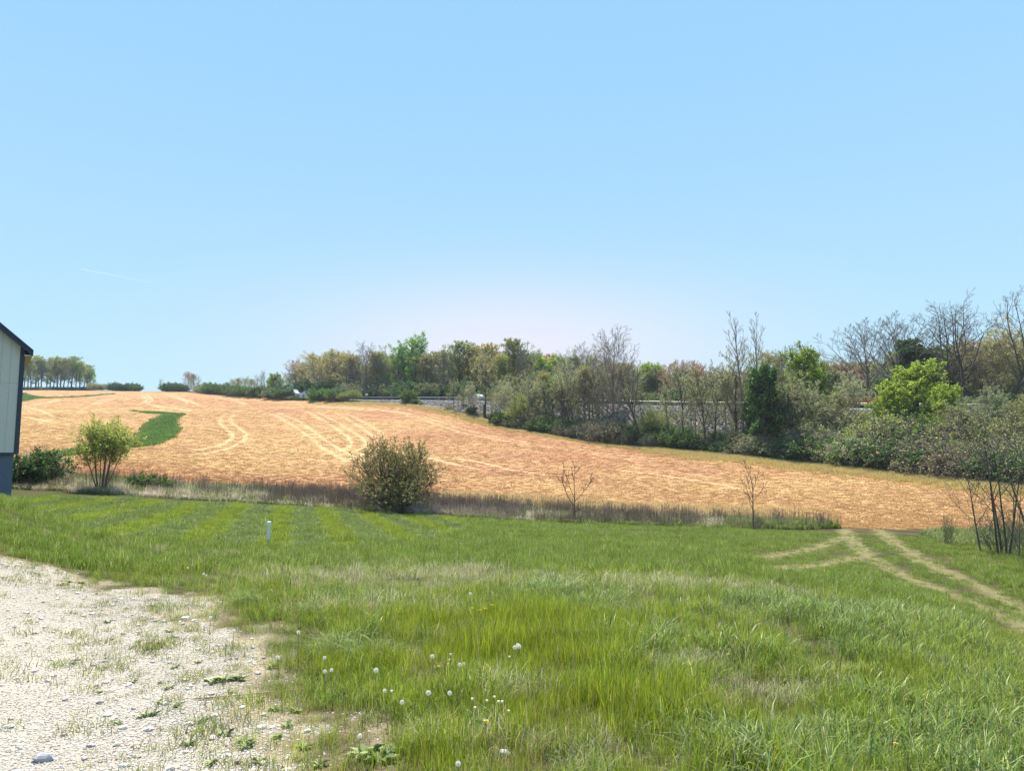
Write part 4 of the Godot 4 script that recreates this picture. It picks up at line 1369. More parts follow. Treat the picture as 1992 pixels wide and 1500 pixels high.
	# trees and tall shrubs on the near bank, between field and road
	var bank := [
		[795, 757, "green_shrub", 1.1, 0.2, "green bush with bright top standing alone at the field's edge"],
		[792, 775, "dark_shrub", 1.3, 0.05, "dark low bush under the lone green bush"],
		[757, 778, "cedar", 1.1, 0.3, "small dark cone shaped evergreen on the green bank"],
		[883, 745, "bare_slim", 0.8, 0.1, "slim dark trunked tree first in the row below the road"],
		[902, 757, "bare_slim", 0.7, 0.15, "slim leafy tree second in the row below the road"],
		[921, 752, "pale_budding", 0.9, 0.1, "twin stemmed budding tree before the white car"],
		[944, 700, "bare_slim", 0.65, 0.1, "ivy footed slender tree rising past the guardrail"],
		[942, 790, "ivy_tower", 0.6, 0.05, "ivy mass at the foot of the slender tree"],
		[965, 765, "pale_budding", 0.9, 0.2, "grey green sapling tree between dark slender trunks"],
		[985, 745, "pale_budding", 0.9, 0.3, "taller grey green sapling tree on the riprap bank"],
		[998, 757, "bare_slim", 0.8, 0.05, "dark trunked slim tree before the bright maple"],
		[1020, 760, "pale_shrub", 0.9, 0.15, "pale bush tree under the bright maple"],
		[1040, 762, "pale_budding", 1.0, 0.2, "pale tangled tree next to the purple bramble mass"],
		[1054, 785, "bramble", 0.8, 0.1, "purple brown bramble mass climbing at the field's edge"],
		[1075, 745, "fresh_tall", 0.9, 0.3, "yellow green young tree above the bramble mass"],
		[1094, 735, "bare_slim", 0.9, 0.1, "dark trunked tree beside yellow green young tree"],
		[1111, 750, "bare_gnarled", 0.8, 0.1, "crooked trunked bare tree leaning from the bank"],
		[1140, 740, "pale_budding", 1.0, 0.3, "brownish twiggy tree near the tall bare tree"],
		[1165, 715, "bare_broad", 0.9, 0.4, "brown bare tree leaning toward the tall bare tree"],
		[1194, 666, "bare_broad", 0.85, 0.25, "tall pale bare tree rising high above the road"],
		[1243, 716, "bare_gnarled", 0.85, 0.1, "dark forked bare tree standing before the riprap"],
		[1275, 792, "pale_shrub", 1.1, 0.3, "yellow leaved bush on the riprap bank"],
		[1302, 760, "bare_slim", 0.6, 0.1, "thin grey stem between forked tree and cluster of stems"],
		[1330, 722, "bare_slim", 0.9, 0.05, "slim budding tree with many upright stems by riprap"],
		[1352, 750, "pale_budding", 0.7, 0.15, "short budding tree between two slim stems"],
		[1373, 722, "bare_slim", 0.8, 0.1, "slim tree before the widest gap of riprap"],
		[1390, 728, "bare_slim", 0.8, 0.15, "slim tree beside the one before riprap"],
		[1413, 735, "pale_budding", 0.7, 0.2, "small budding tree before the poplars"],
		[1449, 638, "bare_narrow", 0.8, 0.1, "tallest poplar of the pair beside the ivy tower"],
		[1474, 640, "bare_narrow", 0.75, 0.4, "second poplar of the pair over the ivy tower"],
		[1432, 700, "bare_slim", 0.9, 0.2, "upswept bare tree at the foot of poplars"],
		[1486, 736, "ivy_tower", 0.95, 0.02, "dark ivy covered tower tree at the field's edge"],
		[1468, 790, "ivy_tower", 0.7, 0.1, "brighter ivy shoulder of the dark tower tree"],
		[1508, 770, "ivy_tower", 0.8, 0.1, "lower ivy crown behind the dark tower tree"],
		[1545, 740, "bare_slim", 0.8, 0.3, "slim bare stem between ivy tower and bright conical tree"],
		[1574, 691, "fresh_maple", 0.8, 0.55, "bright green conical tree above the thicket"],
		[1560, 745, "fresh_maple", 0.6, 0.5, "green shoulder of the bright conical tree"],
		[1600, 760, "pale_budding", 0.9, 0.3, "greyish twiggy tree beside the bright conical tree"],
		[1640, 740, "pale_budding", 1.0, 0.3, "tall greyish twiggy thicket tree before the orange machine"],
		[1786, 717, "fresh_maple", 1.35, 0.7, "broad yellow green maple on the bank by the guardrail"],
		[1735, 765, "fresh_maple", 0.9, 0.5, "lower yellow green maple limb beside the orange machine"],
		[1840, 760, "fresh_maple", 0.9, 0.6, "yellow green maple bough reaching to the guardrail"],
		[1700, 800, "pale_shrub", 1.3, 0.3, "bright yellowish bush below the orange machine"],
		[1760, 830, "pale_shrub", 1.4, 0.3, "yellowish bush spilling below the maple"],
		[1760, 782, "green_shrub", 1.3, 0.6, "bright leafy skirt under the maple toward the machine"],
		[1795, 786, "green_shrub", 1.3, 0.62, "bright leafy skirt in the middle under the maple"],
		[1828, 788, "green_shrub", 1.3, 0.66, "bright leafy skirt under the maple toward guardrail"],
		[1675, 796, "pale_shrub", 1.2, 0.7, "pale bush hiding the orange machine's wheels"],
		[1710, 794, "pale_shrub", 1.2, 0.72, "pale bush hiding the orange machine's front"],
		[1645, 780, "pale_budding", 1.0, 0.75, "pale twiggy tree hiding the orange machine's tail"],
		[1890, 800, "green_shrub", 1.2, 0.6, "fresh green bush touching the guardrail"],
	]
	for q in bank:
		var e := edge_d(q[0])
		var rd := road_d(q[0])
		var tint: String = {"ivy_tower": "", "pale_shrub": "lime"}.get(q[2], "dim" if q[0] < 1700 and q[2] == "fresh_maple" else "")
		plant("bank_tree" if not ("shrub" in q[2]) else "bank_shrub", q[2], q[0], lerpf(e + 2.0, rd - 2.0, q[4]), q[1], q[3], q[5], "shrub" if "shrub" in q[2] or q[2] == "bramble" else "tree", "plants on the bank below the road", tint)
	x = 836.0
	while x < 1560:
		var top := lookup([[836, 772], [868, 764], [960, 750], [1020, 738], [1140, 728], [1230, 735], [1260, 775], [1440, 770], [1480, 740], [1560, 745]], x)
		var kind: String = ["pale_budding", "bare_slim", "pale_budding", "bare_slim", "olive_tall"][rng.randi() % 5]
		if x > 1210 and x < 1450:
			kind = "bare_slim"
		plant("bank_sapling", kind, x, lerpf(edge_d(x) + 2, road_d(x) - 2, rf(0.1, 0.8)), top + rf(-6, 22), rf(0.8, 1.1), "young " + LOOKS[kind] + " on the stony bank near " + mark(x), "tree", "saplings on the stony bank")
		x += rf(7, 12) * (1.0 if x < 1200 else 2.2)
	# undergrowth along the field's edge
	x = 812.0
	while x < 2060:
		var e := edge_d(x)
		var rise := lookup([[812, 14], [900, 20], [1000, 34], [1100, 44], [1180, 55], [1230, 42], [1440, 46], [1500, 70], [1600, 80], [1800, 90], [2000, 95]], x)
		for row in 2:
			var key: String = ["dark_shrub", "twiggy_shrub", "dark_shrub", "bramble", "green_shrub", "twiggy_shrub"][rng.randi() % 6]
			if x > 1480 and row == 1:
				key = ["twiggy_shrub", "bramble", "pale_shrub", "twiggy_shrub"][rng.randi() % 4]
			if x < 960 and rng.randf() < 0.5:
				continue
			var d := e + 1.2 + row * rf(2.5, 5.0) + rf(0, 1.5)
			var nm := "edge_bramble" if key == "bramble" else "edge_shrub"
			var lb: String = LOOKS[key] + " in the undergrowth's " + ("front" if row == 0 else "second row") + " below " + mark(x)
			plant(nm, key, x + rf(-4, 4), d, hy_row(x, e) - rise * rf(0.55, 1.0) * (1.0 + 0.25 * row), rf(1.0, 1.35), lb, "shrub", "undergrowth at the field's edge", ["", "dim", ""][rng.randi() % 3])
		x += rf(9, 17) * lookup([[812, 1.0], [1200, 1.2], [2000, 1.7]], x)
	x = 1590.0
	while x < 2040:
		if absf(x - 1690.0) > 45.0 and absf(x - 1786.0) > 60.0:
			var kind: String = ["pale_budding", "bare_slim", "pale_budding", "olive_oak"][rng.randi() % 4]
			plant("bank_sapling", kind, x, lerpf(edge_d(x) + 2, road_d(x) - 2, rf(0.3, 0.8)), rf(748, 792) + (18 if x > 1830 else 0), rf(0.9, 1.2), "young " + LOOKS[kind] + " in the thicket near " + mark(x), "tree", "saplings in the thicket", "dim")
		x += rf(14, 24)
	# taller thicket behind it towards the gateway
	x = 1500.0
	while x < 2060:
		var e := edge_d(x)
		var rd := road_d(x)
		for row in 2:
			var key: String = ["twiggy_shrub", "pale_shrub", "twiggy_shrub", "bramble", "green_shrub"][rng.randi() % 5]
			var d := lerpf(e, rd, 0.3 + 0.28 * row + rf(0, 0.15))
			var lb: String = "tall " + LOOKS[key] + (" low" if row == 0 else " high") + " on the thicketed bank by " + mark(x)
			plant("thicket_shrub", key, x + rf(-6, 6), d, rf(798, 855), rf(0.9, 1.2), lb, "shrub", "thicket on the bank")
		x += rf(16, 26)

# the pixel row at which the ground at depth d shows in column px
func hy_row(px: float, d: float) -> float:
	var p := place(px, d)
	var fwd := d * CP + (p.y - EYE) * SP
	var upw := (p.y - EYE) * CP - d * SP
	return 750.0 - F * upw / fwd

# ---------------------------------------------------------------- built things
func flat_mat(key: String, c: Color, rough := 0.7, metal := 0.0) -> StandardMaterial3D:
	if mats.has(key):
		return mats[key]
	var m := StandardMaterial3D.new()
	m.albedo_color = c
	m.roughness = rough
	m.metallic = metal
	mats[key] = m
	return m

func grime_mat(key: String, a: Color, b: Color, rough: float, scale_: Vector3) -> StandardMaterial3D:
	var m := StandardMaterial3D.new()
	m.roughness = rough
	var t := NoiseTexture2D.new()
	t.width = 512; t.height = 512; t.seamless = true
	var f := FastNoiseLite.new()
	f.seed = key.hash() % 1000; f.frequency = 0.03; f.fractal_octaves = 5; f.fractal_gain = 0.6
	t.noise = f
	var g := Gradient.new()
	g.set_color(0, a); g.set_color(1, b)
	t.color_ramp = g
	m.albedo_texture = t
	m.uv1_triplanar = true
	m.uv1_scale = scale_
	mats[key] = m
	return m

func make_barn() -> void:
	var d := 28.0
	var c := place(30, d)
	var base := hy(972, d)
	var az := atan2(c.x, d)
	var o := thing("barn", "cream board barn with navy trim on a blue painted foundation", "barn", Vector3(c.x, base - 0.5, c.z), -az + deg_to_rad(2.0))
	# local axes: gable wall along -x at z = 0, building runs back along -z
	var ys := hy(881, d) - base + 0.5      # bottom of the siding
	var ye := hy(676, d) - base + 0.5      # top of the wall at the corner
	var wide := 11.0
	var deep := 14.0
	var slope := tan(deg_to_rad(41.0))
	var navy := grime_mat("navy", lin(0.018, 0.033, 0.055), lin(0.03, 0.05, 0.08), 0.6, Vector3(0.6, 0.6, 0.6))
	var cream := grime_mat("cream", lin(0.56, 0.525, 0.47), lin(0.64, 0.60, 0.54), 0.7, Vector3(1.2, 0.25, 1.2))
	var block := grime_mat("block", lin(0.075, 0.095, 0.14), lin(0.14, 0.16, 0.21), 0.85, Vector3(0.9, 0.9, 0.9))
	var mb := MB.new()
	mb.box(Vector3(-wide + 0.1, 0, -deep + 0.1), Vector3(-0.12, ys, -0.07))
	part(o, "foundation", mb, block)
	# back of the boards
	mb = MB.new()
	mb.prism(PackedVector2Array([Vector2(-wide, ys), Vector2(0, ys), Vector2(0, ye), Vector2(-wide / 2, ye + wide / 2 * slope), Vector2(-wide, ye)]), -deep, -0.05)
	var wall := part(o, "wall", mb, flat_mat("backing", lin(0.2, 0.2, 0.18)))
	var split := hy(746, d) - base + 0.5
	var bw := 0.29
	var n := int(wide / bw)
	for k in n:
		var x1 := -0.13 - k * bw
		var x0 := x1 - bw + 0.006
		if x0 < -wide:
			break
		var t1 := ye + minf(-x1, wide + x1) * slope - 0.05
		var t0 := ye + minf(-x0, wide + x0) * slope - 0.05
		mb = MB.new()
		mb.box(Vector3(x0, ys + 0.01, -0.048), Vector3(x1, split - 0.006, -0.02 + 0.004 * (k % 2)))
		part(wall, "board", mb, cream)
		mb = MB.new()
		mb.prism(PackedVector2Array([Vector2(x0, split), Vector2(x1, split), Vector2(x1, t1), Vector2(x0, t0)]), -0.048, -0.018 + 0.004 * (k % 2))
		part(wall, "board", mb, cream)
	mb = MB.new()
	mb.box(Vector3(-0.125, ys - 0.05, -0.2), Vector3(0.03, ye + 0.05, 0.012))
	part(o, "corner_trim", mb, navy)
	mb = MB.new()
	mb.box(Vector3(-wide, ys - 0.08, -0.06), Vector3(-0.128, ys + 0.008, 0.004))
	part(o, "drip_ledge", mb, navy)
	# roof slabs with an overhang, rake boards under them
	var over := 0.28
	for s in [1, -1]:
		mb = MB.new()
		var ex: float = over if s == 1 else -wide - over
		var rx := -wide / 2
		var ey := ye - over * slope
		var ry := ye + wide / 2 * slope
		mb.prism(PackedVector2Array([Vector2(ex, ey + 0.04), Vector2(rx, ry + 0.04), Vector2(rx, ry + 0.16), Vector2(ex, ey + 0.13)]), -deep - 0.3, 0.3)
		part(o, "roof", mb, navy)
		mb = MB.new()
		mb.prism(PackedVector2Array([Vector2(ex, ey - 0.12), Vector2(rx, ry - 0.14), Vector2(rx, ry + 0.035), Vector2(ex, ey + 0.035)]), 0.22, 0.27)
		part(o, "rake_board", mb, navy)
		mb = MB.new()
		mb.box(Vector3(minf(ex, ex - s * over), ey - 0.1, -deep), Vector3(maxf(ex, ex - s * over) - 0.02, ey - 0.06, 0.2))
		part(o, "soffit", mb, cream)
	# basement window at the edge of the view
	mb = MB.new()
	var wx := -0.78
	mb.box(Vector3(wx - 0.75, ys - 1.35, -0.07), Vector3(wx, ys - 0.9, -0.04))
	var win := part(o, "window", mb, flat_mat("pane_dark", lin(0.03, 0.035, 0.04), 0.15))
	mb = MB.new()
	mb.box(Vector3(wx, ys - 1.42, -0.07), Vector3(wx + 0.07, ys - 0.83, -0.03))
	mb.box(Vector3(wx - 0.82, ys - 1.42, -0.07), Vector3(wx - 0.75, ys - 0.83, -0.03))
	mb.box(Vector3(wx - 0.75, ys - 0.9, -0.07), Vector3(wx, ys - 0.83, -0.03))
	mb.box(Vector3(wx - 0.75, ys - 1.42, -0.07), Vector3(wx, ys - 1.35, -0.03))
	part(win, "frame", mb, flat_mat("white_paint", lin(0.7, 0.7, 0.68)))

func lathe(prof: Array, sides := 20) -> MB:
	var mb := MB.new()
	for k in range(prof.size() - 1):
		for q in sides:
			var a := TAU * q / sides
			var b := TAU * (q + 1) / sides
			var p: Vector2 = prof[k]
			var e: Vector2 = prof[k + 1]
			mb.quad(Vector3(cos(a) * p.x, p.y, sin(a) * p.x), Vector3(cos(b) * p.x, p.y, sin(b) * p.x), Vector3(cos(b) * e.x, e.y, sin(b) * e.x), Vector3(cos(a) * e.x, e.y, sin(a) * e.x), Color.WHITE)
	return mb

func make_pipe() -> void:
	var at := hit(521.5, 1056)
	var d := -at.z
	var h := hy(1014, d) - at.y
	var o := thing("vent_pipe", "white plastic pipe standing upright in the mown lawn", "pipe", at - Vector3(0, 0.06, 0))
	o.rotation.z = deg_to_rad(-1.5)
	var r := 0.047
	part(o, "pipe", lathe([Vector2(r, 0), Vector2(r, h)]), grime_mat("pvc", lin(0.62, 0.62, 0.60), lin(0.74, 0.74, 0.72), 0.4, Vector3(3, 1, 3)))
	part(o, "cap", lathe([Vector2(r + 0.001, h - 0.02), Vector2(r + 0.006, h - 0.02), Vector2(r + 0.007, h + 0.035), Vector2(r + 0.002, h + 0.05), Vector2(0.0, h + 0.056)]), flat_mat("pvc_cap", lin(0.78, 0.78, 0.76), 0.4))

func make_dandelions() -> void:
	rng.seed = 300
	var green := flat_mat("stem", lin(0.25, 0.24, 0.09), 0.6)
	# seed head: thin spokes with tufted ends
	var puff := MB.new()
	for k in 120:
		var y := 1.0 - 2.0 * (k + 0.5) / 120.0
		var rr := sqrt(1.0 - y * y)
		var a := k * 2.39996
		var d := Vector3(cos(a) * rr, y, sin(a) * rr)
		var tip := d * 0.017
		puff.tube(PackedVector3Array([d * 0.004, tip]), 0.0002, 0.0002, 3, Color(0.7, 0.68, 0.62))
		var s := d.cross(Vector3(0.3, 0.5, 0.8)).normalized()
		for q in 5:
			var e := s.rotated(d, q * TAU / 5)
			puff.tri(tip, tip + d * 0.002 + e * 0.0045, tip + d * 0.0025 + e.rotated(d, 0.5) * 0.004, Color(0.8, 0.8, 0.78))
	var core := MB.new()
	core.tube(PackedVector3Array([Vector3(0, -0.006, 0), Vector3(0, 0.0, 0), Vector3(0, 0.005, 0)]), 0.004, 0.0045, 6, Color(0.28, 0.24, 0.14), true)
	var bald := MB.new()
	bald.tube(PackedVector3Array([Vector3(0, -0.006, 0), Vector3(0, 0.0, 0), Vector3(0, 0.006, 0), Vector3(0, 0.009, 0)]), 0.006, 0.010, 8, Color(0.7, 0.66, 0.55), true)
	var flower := MB.new()
	for k in 60:
		var ring := k / 20
		var a := k * 2.39996
		var d := Vector3(cos(a), 0.25 + 0.35 * ring, sin(a)).normalized()
		var s := Vector3(-sin(a), 0, cos(a)) * 0.0022
		var l := 0.017 - 0.004 * ring
		flower.quad(d * 0.002 - s * 0.5, d * l - s, d * l + s, d * 0.002 + s * 0.5, Color(0.78, 0.5, 0.02))
	var puff_m := puff.mesh(); var core_m := core.mesh(); var bald_m := bald.mesh(); var flower_m := flower.mesh()
	var white := vmat("down", 0.9, 0.9)
	var yellow := vmat("petal", 0.7, 0.5)
	var heads := []
	for p in [[270, 268], [137, 432], [438, 432], [770, 512], [483, 512], [440, 520], [1665, 365], [1685, 350], [1310, 478], [1335, 472], [938, 718], [1107, 658], [665, 937], [1300, 1115], [1245, 660], [1133, 423], [825, 645]]:
		heads.append([500 + p[0] / 3.32, 1150 + p[1] / 3.32, 0])
	for p in [[1250, 412], [1245, 447], [1630, 428], [870, 650], [1390, 700], [1408, 757], [1485, 712], [1560, 718], [1583, 718], [1625, 778], [1533, 687]]:
		heads.append([500 + p[0] / 3.32, 1150 + p[1] / 3.32, 1])
	for p in [[1173, 487], [1238, 472], [1480, 840], [1135, 122], [1253, 92], [1390, 112], [1440, 122], [1475, 115], [1515, 92]]:
		heads.append([500 + p[0] / 3.32, 1150 + p[1] / 3.32, 2])
	heads.append([1741, 1447, 2])
	for p in [[397, 1117], [402, 1120], [410, 1202], [441, 1241], [455, 1228], [581, 1230], [540, 1279], [366, 1105], [1010, 1258], [915, 1155]]:
		heads.append([p[0], p[1], 0])
	var near := [[735, 1170, "the dark tussock"], [722, 1290, "the long bladed tussock"], [610, 1270, "the gravel's leafy margin"], [1080, 1165, "the grey green tussocks"], [400, 1118, "the lot's far grass"], [440, 1220, "the white stones"], [780, 1365, "the dry bare patch"], [940, 1385, "the dark rosettes"], [890, 1290, "the yellow flower pair"], [1000, 1270, "the meadow's yellow green grass"], [940, 1180, "the yellow flower row"], [1741, 1447, "the broad bladed grass"], [700, 1435, "the gravel's near corner"], [890, 1485, "the white stone in grass"]]
	var by := func(px: float, py: float) -> String:
		var best := ""
		var bd := 1e9
		for m in near:
			var dd := Vector2(m[0] - px, (m[1] - py) * 1.5).length()
			if dd < bd:
				bd = dd
				best = m[2]
		return best
	for q in heads:
		var lift := rf(0.16, 0.24) if q[2] != 2 else rf(0.12, 0.2)
		if q[0] < 560:
			lift *= 0.7
		var g := hit(q[0], q[1], lift)
		var t := thing("dandelion", ["dandelion with round white seed head near ", "dandelion gone to small bald white head near ", "dandelion with yellow flower near "][q[2]] + by.call(q[0], q[1]), "dandelion", g, rf(0, TAU), ["dandelion clocks", "bald dandelions", "yellow dandelions"][q[2]])
		var st := MB.new()
		st.tube(PackedVector3Array([Vector3(rf(-0.03, 0.03), -0.02, rf(-0.03, 0.03)), Vector3(rf(-0.008, 0.008), lift * 0.5, 0), Vector3(0, lift, 0)]), 0.0028, 0.0022, 5, Color.WHITE)
		part(t, "stem", st, green)
		var hd := MeshInstance3D.new()
		hd.name = ["seed_head", "seed_head", "flower"][q[2]]
		hd.mesh = [puff_m, bald_m, flower_m][q[2]]
		hd.material_override = yellow if q[2] == 2 else white
		hd.position.y = lift
		hd.scale = Vector3.ONE * (rf(0.6, 0.85) if q[2] != 1 else 0.85)
		t.add_child(hd, true)
		if q[2] == 0:
			var cc := MeshInstance3D.new()
			cc.name = "core"
			cc.mesh = core_m
			cc.material_override = vmat("core", 0.9)
			hd.add_child(cc, true)
	# low rosettes in the gravel and at its edge
	var ros := []
	for v in 3:
		var rb := MB.new()
		for k in 16:
			var a := k * 2.4 + rf(-0.3, 0.3)
			var d := Vector3(cos(a), 0, sin(a))
			var s := Vector3(-sin(a), 0, cos(a))
			var l := rf(0.06, 0.13)
			var w := l * rf(0.12, 0.2)
			var upw := rf(0.2, 0.8)
			var c: Color = [Color(0.15, 0.22, 0.05), Color(0.2, 0.27, 0.07), Color(0.11, 0.17, 0.04)][k % 3]
			var m := d * l * 0.55 + Vector3.UP * l * upw * 0.5
			rb.quad(Vector3.ZERO, m - s * w, d * l + Vector3.UP * l * upw * 0.45, m + s * w, c)
		ros.append(rb.mesh())
	var spots := [[440, 1325, 2.0], [415, 1330, 1.5], [465, 1322, 1.6], [530, 1300, 1.3], [130, 1137, 1.4], [120, 1139, 1.2], [160, 1135, 1.3], [210, 1212, 1.2], [155, 1118, 0.9], [288, 1393, 1.0], [300, 1391, 0.9], [275, 1397, 0.8], [535, 1382, 1.0], [575, 1385, 1.1], [505, 1365, 0.9], [558, 1415, 1.2], [476, 1445, 1.3], [478, 1455, 1.2], [440, 1430, 1.1], [412, 1487, 1.0], [505, 1485, 1.1], [540, 1435, 1.0], [395, 1405, 1.0], [365, 1450, 1.0], [260, 1328, 0.8], [340, 1300, 0.8], [330, 1340, 0.9], [315, 1370, 0.9], [345, 1375, 0.9], [232, 1408, 0.7], [194, 1348, 0.6], [960, 1415, 1.8], [945, 1405, 1.6], [975, 1425, 1.5], [735, 1480, 1.8], [710, 1470, 1.6], [750, 1465, 1.6], [860, 1300, 1.4], [1010, 1285, 1.4], [590, 1455, 1.2], [620, 1490, 1.2], [445, 1350, 0.9], [300, 1180, 1.0], [330, 1230, 1.0], [270, 1250, 0.8], [240, 1235, 0.7], [385, 1290, 0.9], [225, 1170, 0.8]]
	near = [[440, 1325, "the largest weed patch"], [85, 1480, "the blue grey rock"], [480, 1370, "the thin stalk"], [362, 1204, "the white stones"], [140, 1135, "the lot's far end"], [215, 1190, "the lot's middle"], [290, 1392, "the weed row in open gravel"], [560, 1400, "the ragged grass edge"], [470, 1450, "the lot's near weeds"], [590, 1480, "the gravel's near corner"], [250, 1320, "the open gravel"], [960, 1415, "the bald dandelions"], [730, 1470, "the gravel's near corner"], [930, 1295, "the yellow flower pair"]]
	var by2 := func(px: float, py: float) -> String:
		var best := ""
		var bd := 1e9
		for m in near:
			var dd := Vector2(m[0] - px, (m[1] - py) * 1.5).length()
			if dd < bd:
				bd = dd
				best = m[2]
		return best
	for q in spots:
		var t := thing("weed_rosette", ("large" if q[2] > 1.2 else ("medium" if q[2] > 0.95 else "small")) + (" leafy weed rooted in gravel near " if q[0] < 640 else " leafy dandelion rosette in grass near ") + by2.call(q[0], q[1]), "weed", hit(q[0], q[1]) + Vector3(0, 0.004, 0), rf(0, TAU), "weeds rooted in gravel" if q[0] < 640 else "dandelion rosettes")
		t.scale = Vector3.ONE * q[2] * (0.45 if q[0] < 640 else 0.6)
		var lf := MeshInstance3D.new()
		lf.name = "leaf_rosette"
		lf.mesh = ros[rng.randi() % 3]
		lf.material_override = vmat("weed", 0.55, 0.6)
		t.add_child(lf, true)
	# tussocks
	var tus := []
	for v in 2:
		tus.append(tuft(170, 0.16, 0.22, 0.48, 0.003, 0.006, 1.2, BLUISH, 0.04, 0.35, 4))
	for q in [[735, 1180, 0.9, "dark grass tussock above the long bladed tussock"], [722, 1300, 0.95, "grass tussock with long pale blades arching to one side"], [640, 1280, 0.8, "dark tussock touching the long bladed tussock"], [1060, 1172, 1.1, "grey green tussock in the middle of the meadow"], [1100, 1160, 0.9, "tussock joined to the grey green meadow tussock"], [1145, 1210, 1.0, "dark blue green tussock in front of the grey green one"], [1290, 1250, 0.8, "loose tussock beyond the dark blue green one"], [480, 1180, 0.7, "small tussock near the gravel's curve"], [600, 1200, 0.7, "small green tussock between gravel and dark tussock"], [1190, 1180, 0.8, "tussock next to the dark blue green one"]]:
		var t := thing("grass_tussock", q[3], "grass tussock", hit(q[0], q[1]), rf(0, TAU))
		t.scale = Vector3.ONE * q[2]
		var lf := MeshInstance3D.new()
		lf.name = "blades"
		lf.mesh = tus[rng.randi() % 2]
		lf.material_override = vmat("grass", 0.5, 0.85, Color.WHITE, 0.4)
		t.add_child(lf, true)
	# a dry stalk lying on the gravel
	var a := hit(377, 1363); var b := hit(590, 1349)
	var s := thing("straw_stick", "long thin brown stalk lying across the gravel edge", "stick", a)
	var sb := MB.new()
	var e := b - a
	sb.tube(PackedVector3Array([Vector3(0, 0.012, 0), e * 0.35 + Vector3(0, 0.018, 0.01), e * 0.7 + Vector3(0, 0.02, -0.01), e + Vector3(0, 0.03, 0)]), 0.005, 0.0025, 6, Color(0.36, 0.24, 0.15))
	part(s, "stalk", sb, vmat("stick", 0.8))

func offset_line(off: float, up: float) -> PackedVector3Array:
	# the road's near edge moved sideways (away from the field) and up, at close steps
	var curve := Curve3D.new()
	for k in road.size():
		var t := (road[mini(k + 1, road.size() - 1)] - road[maxi(k - 1, 0)]) / 6.0
		curve.add_point(road[k], -t, t)
	var out := PackedVector3Array()
	var n := int(curve.get_baked_length() / 3.81)
	for k in n + 1:
		var p := curve.sample_baked(k * 3.81)
		var q := curve.sample_baked(k * 3.81 + 1.0)
		var t := (q - p).normalized()
		var s := Vector3.UP.cross(t).normalized()
		if s.z > 0:
			s = -s
		out.append(p + s * off + Vector3(0, up, 0))
	return out

func ribbon(a: PackedVector3Array, b: PackedVector3Array, mb: MB) -> void:
	for k in a.size() - 1:
		mb.quad(a[k], b[k], b[k + 1], a[k + 1], Color.WHITE)

func make_road() -> void:
	var mb := MB.new()
	ribbon(offset_line(0.5, 0.05), offset_line(11.0, 0.05), mb)
	var o := part(self, "road", mb, grime_mat("asphalt", lin(0.10, 0.10, 0.105), lin(0.15, 0.15, 0.15), 0.9, Vector3(0.4, 0.4, 0.4)))
	o.set_meta("kind", "structure")
	mb = MB.new()
	# pale concrete edge: sloped face, top
	var p0 := offset_line(-0.35, -0.35); var p1 := offset_line(0.1, 0.0); var p2 := offset_line(0.48, 0.02); var p3 := offset_line(0.48, -0.4)
	ribbon(p0, p1, mb); ribbon(p1, p2, mb); ribbon(p2, p3, mb)
	o = part(self, "kerb", mb, grime_mat("kerb", lin(0.42, 0.41, 0.39), lin(0.52, 0.51, 0.49), 0.8, Vector3(1, 1, 1)))
	o.set_meta("kind", "structure")
	mb = MB.new()
	ribbon(offset_line(1.0, 0.056), offset_line(1.12, 0.056), mb)
	o = part(self, "edge_line", mb, flat_mat("line", lin(0.75, 0.75, 0.73)))
	o.set_meta("kind", "structure")
	# steel guardrail on posts along the near shoulder
	var steel := grime_mat("steel", lin(0.10, 0.105, 0.12), lin(0.16, 0.165, 0.18), 0.5, Vector3(1, 1, 1))
	var line := offset_line(0.3, 0.0)
	var g := thing("guardrail", "weathered steel guardrail on posts along the road's edge", "guardrail", line[8])
	mb = MB.new()
	var prof := [[0.0, 0.42], [-0.06, 0.47], [-0.06, 0.53], [0.0, 0.58], [-0.06, 0.63], [-0.06, 0.69], [0.0, 0.74]]
	for k in prof.size() - 1:
		ribbon(offset_line(0.22 + prof[k][0], prof[k][1]), offset_line(0.22 + prof[k + 1][0], prof[k + 1][1]), mb)
	for k in mb.v.size():
		mb.v[k] -= line[8]
	part(g, "rail", mb, steel)
	var post := MB.new()
	post.box(Vector3(-0.06, -0.4, -0.06), Vector3(0.06, 0.72, 0.06))
	var pm := post.mesh()
	for k in line.size():
		if k < 4 or k > line.size() - 6:
			continue
		var pn := MeshInstance3D.new()
		pn.name = "post"
		pn.mesh = pm
		pn.material_override = flat_mat("post", lin(0.13, 0.115, 0.10))
		g.add_child(pn, true)
		pn.position = line[k] - line[8]
	# concrete barrier on the far shoulder
	mb = MB.new()
	var base := offset_line(10.4, 0.0)
	var far := thing("concrete_barrier", "grey concrete barrier along the far side of the road", "barrier", base[8])
	var bp := [[10.4, 0.0], [10.5, 0.3], [10.62, 0.5], [10.68, 0.85], [10.85, 0.85], [10.9, 0.0]]
	for k in bp.size() - 1:
		ribbon(offset_line(bp[k][0], bp[k][1]), offset_line(bp[k + 1][0], bp[k + 1][1]), mb)
	for k in mb.v.size():
		mb.v[k] -= base[8]
	part(far, "wall", mb, grime_mat("barrier", lin(0.20, 0.20, 0.22), lin(0.27, 0.27, 0.28), 0.85, Vector3(0.7, 0.7, 0.7)))

func road_spot(px: float, off: float) -> Array:
	var line := offset_line(off, 0.06)
	var best := 0
	var bd := 1e9
	for k in line.size():
		var fwd := -line[k].z * CP + (line[k].y - EYE) * SP
		var u := 996.0 + F * line[k].x / fwd
		if absf(u - px) < bd:
			bd = absf(u - px)
			best = k
	var t := (line[mini(best + 1, line.size() - 1)] - line[maxi(best - 1, 0)]).normalized()
	return [line[best], atan2(-t.z, t.x)]

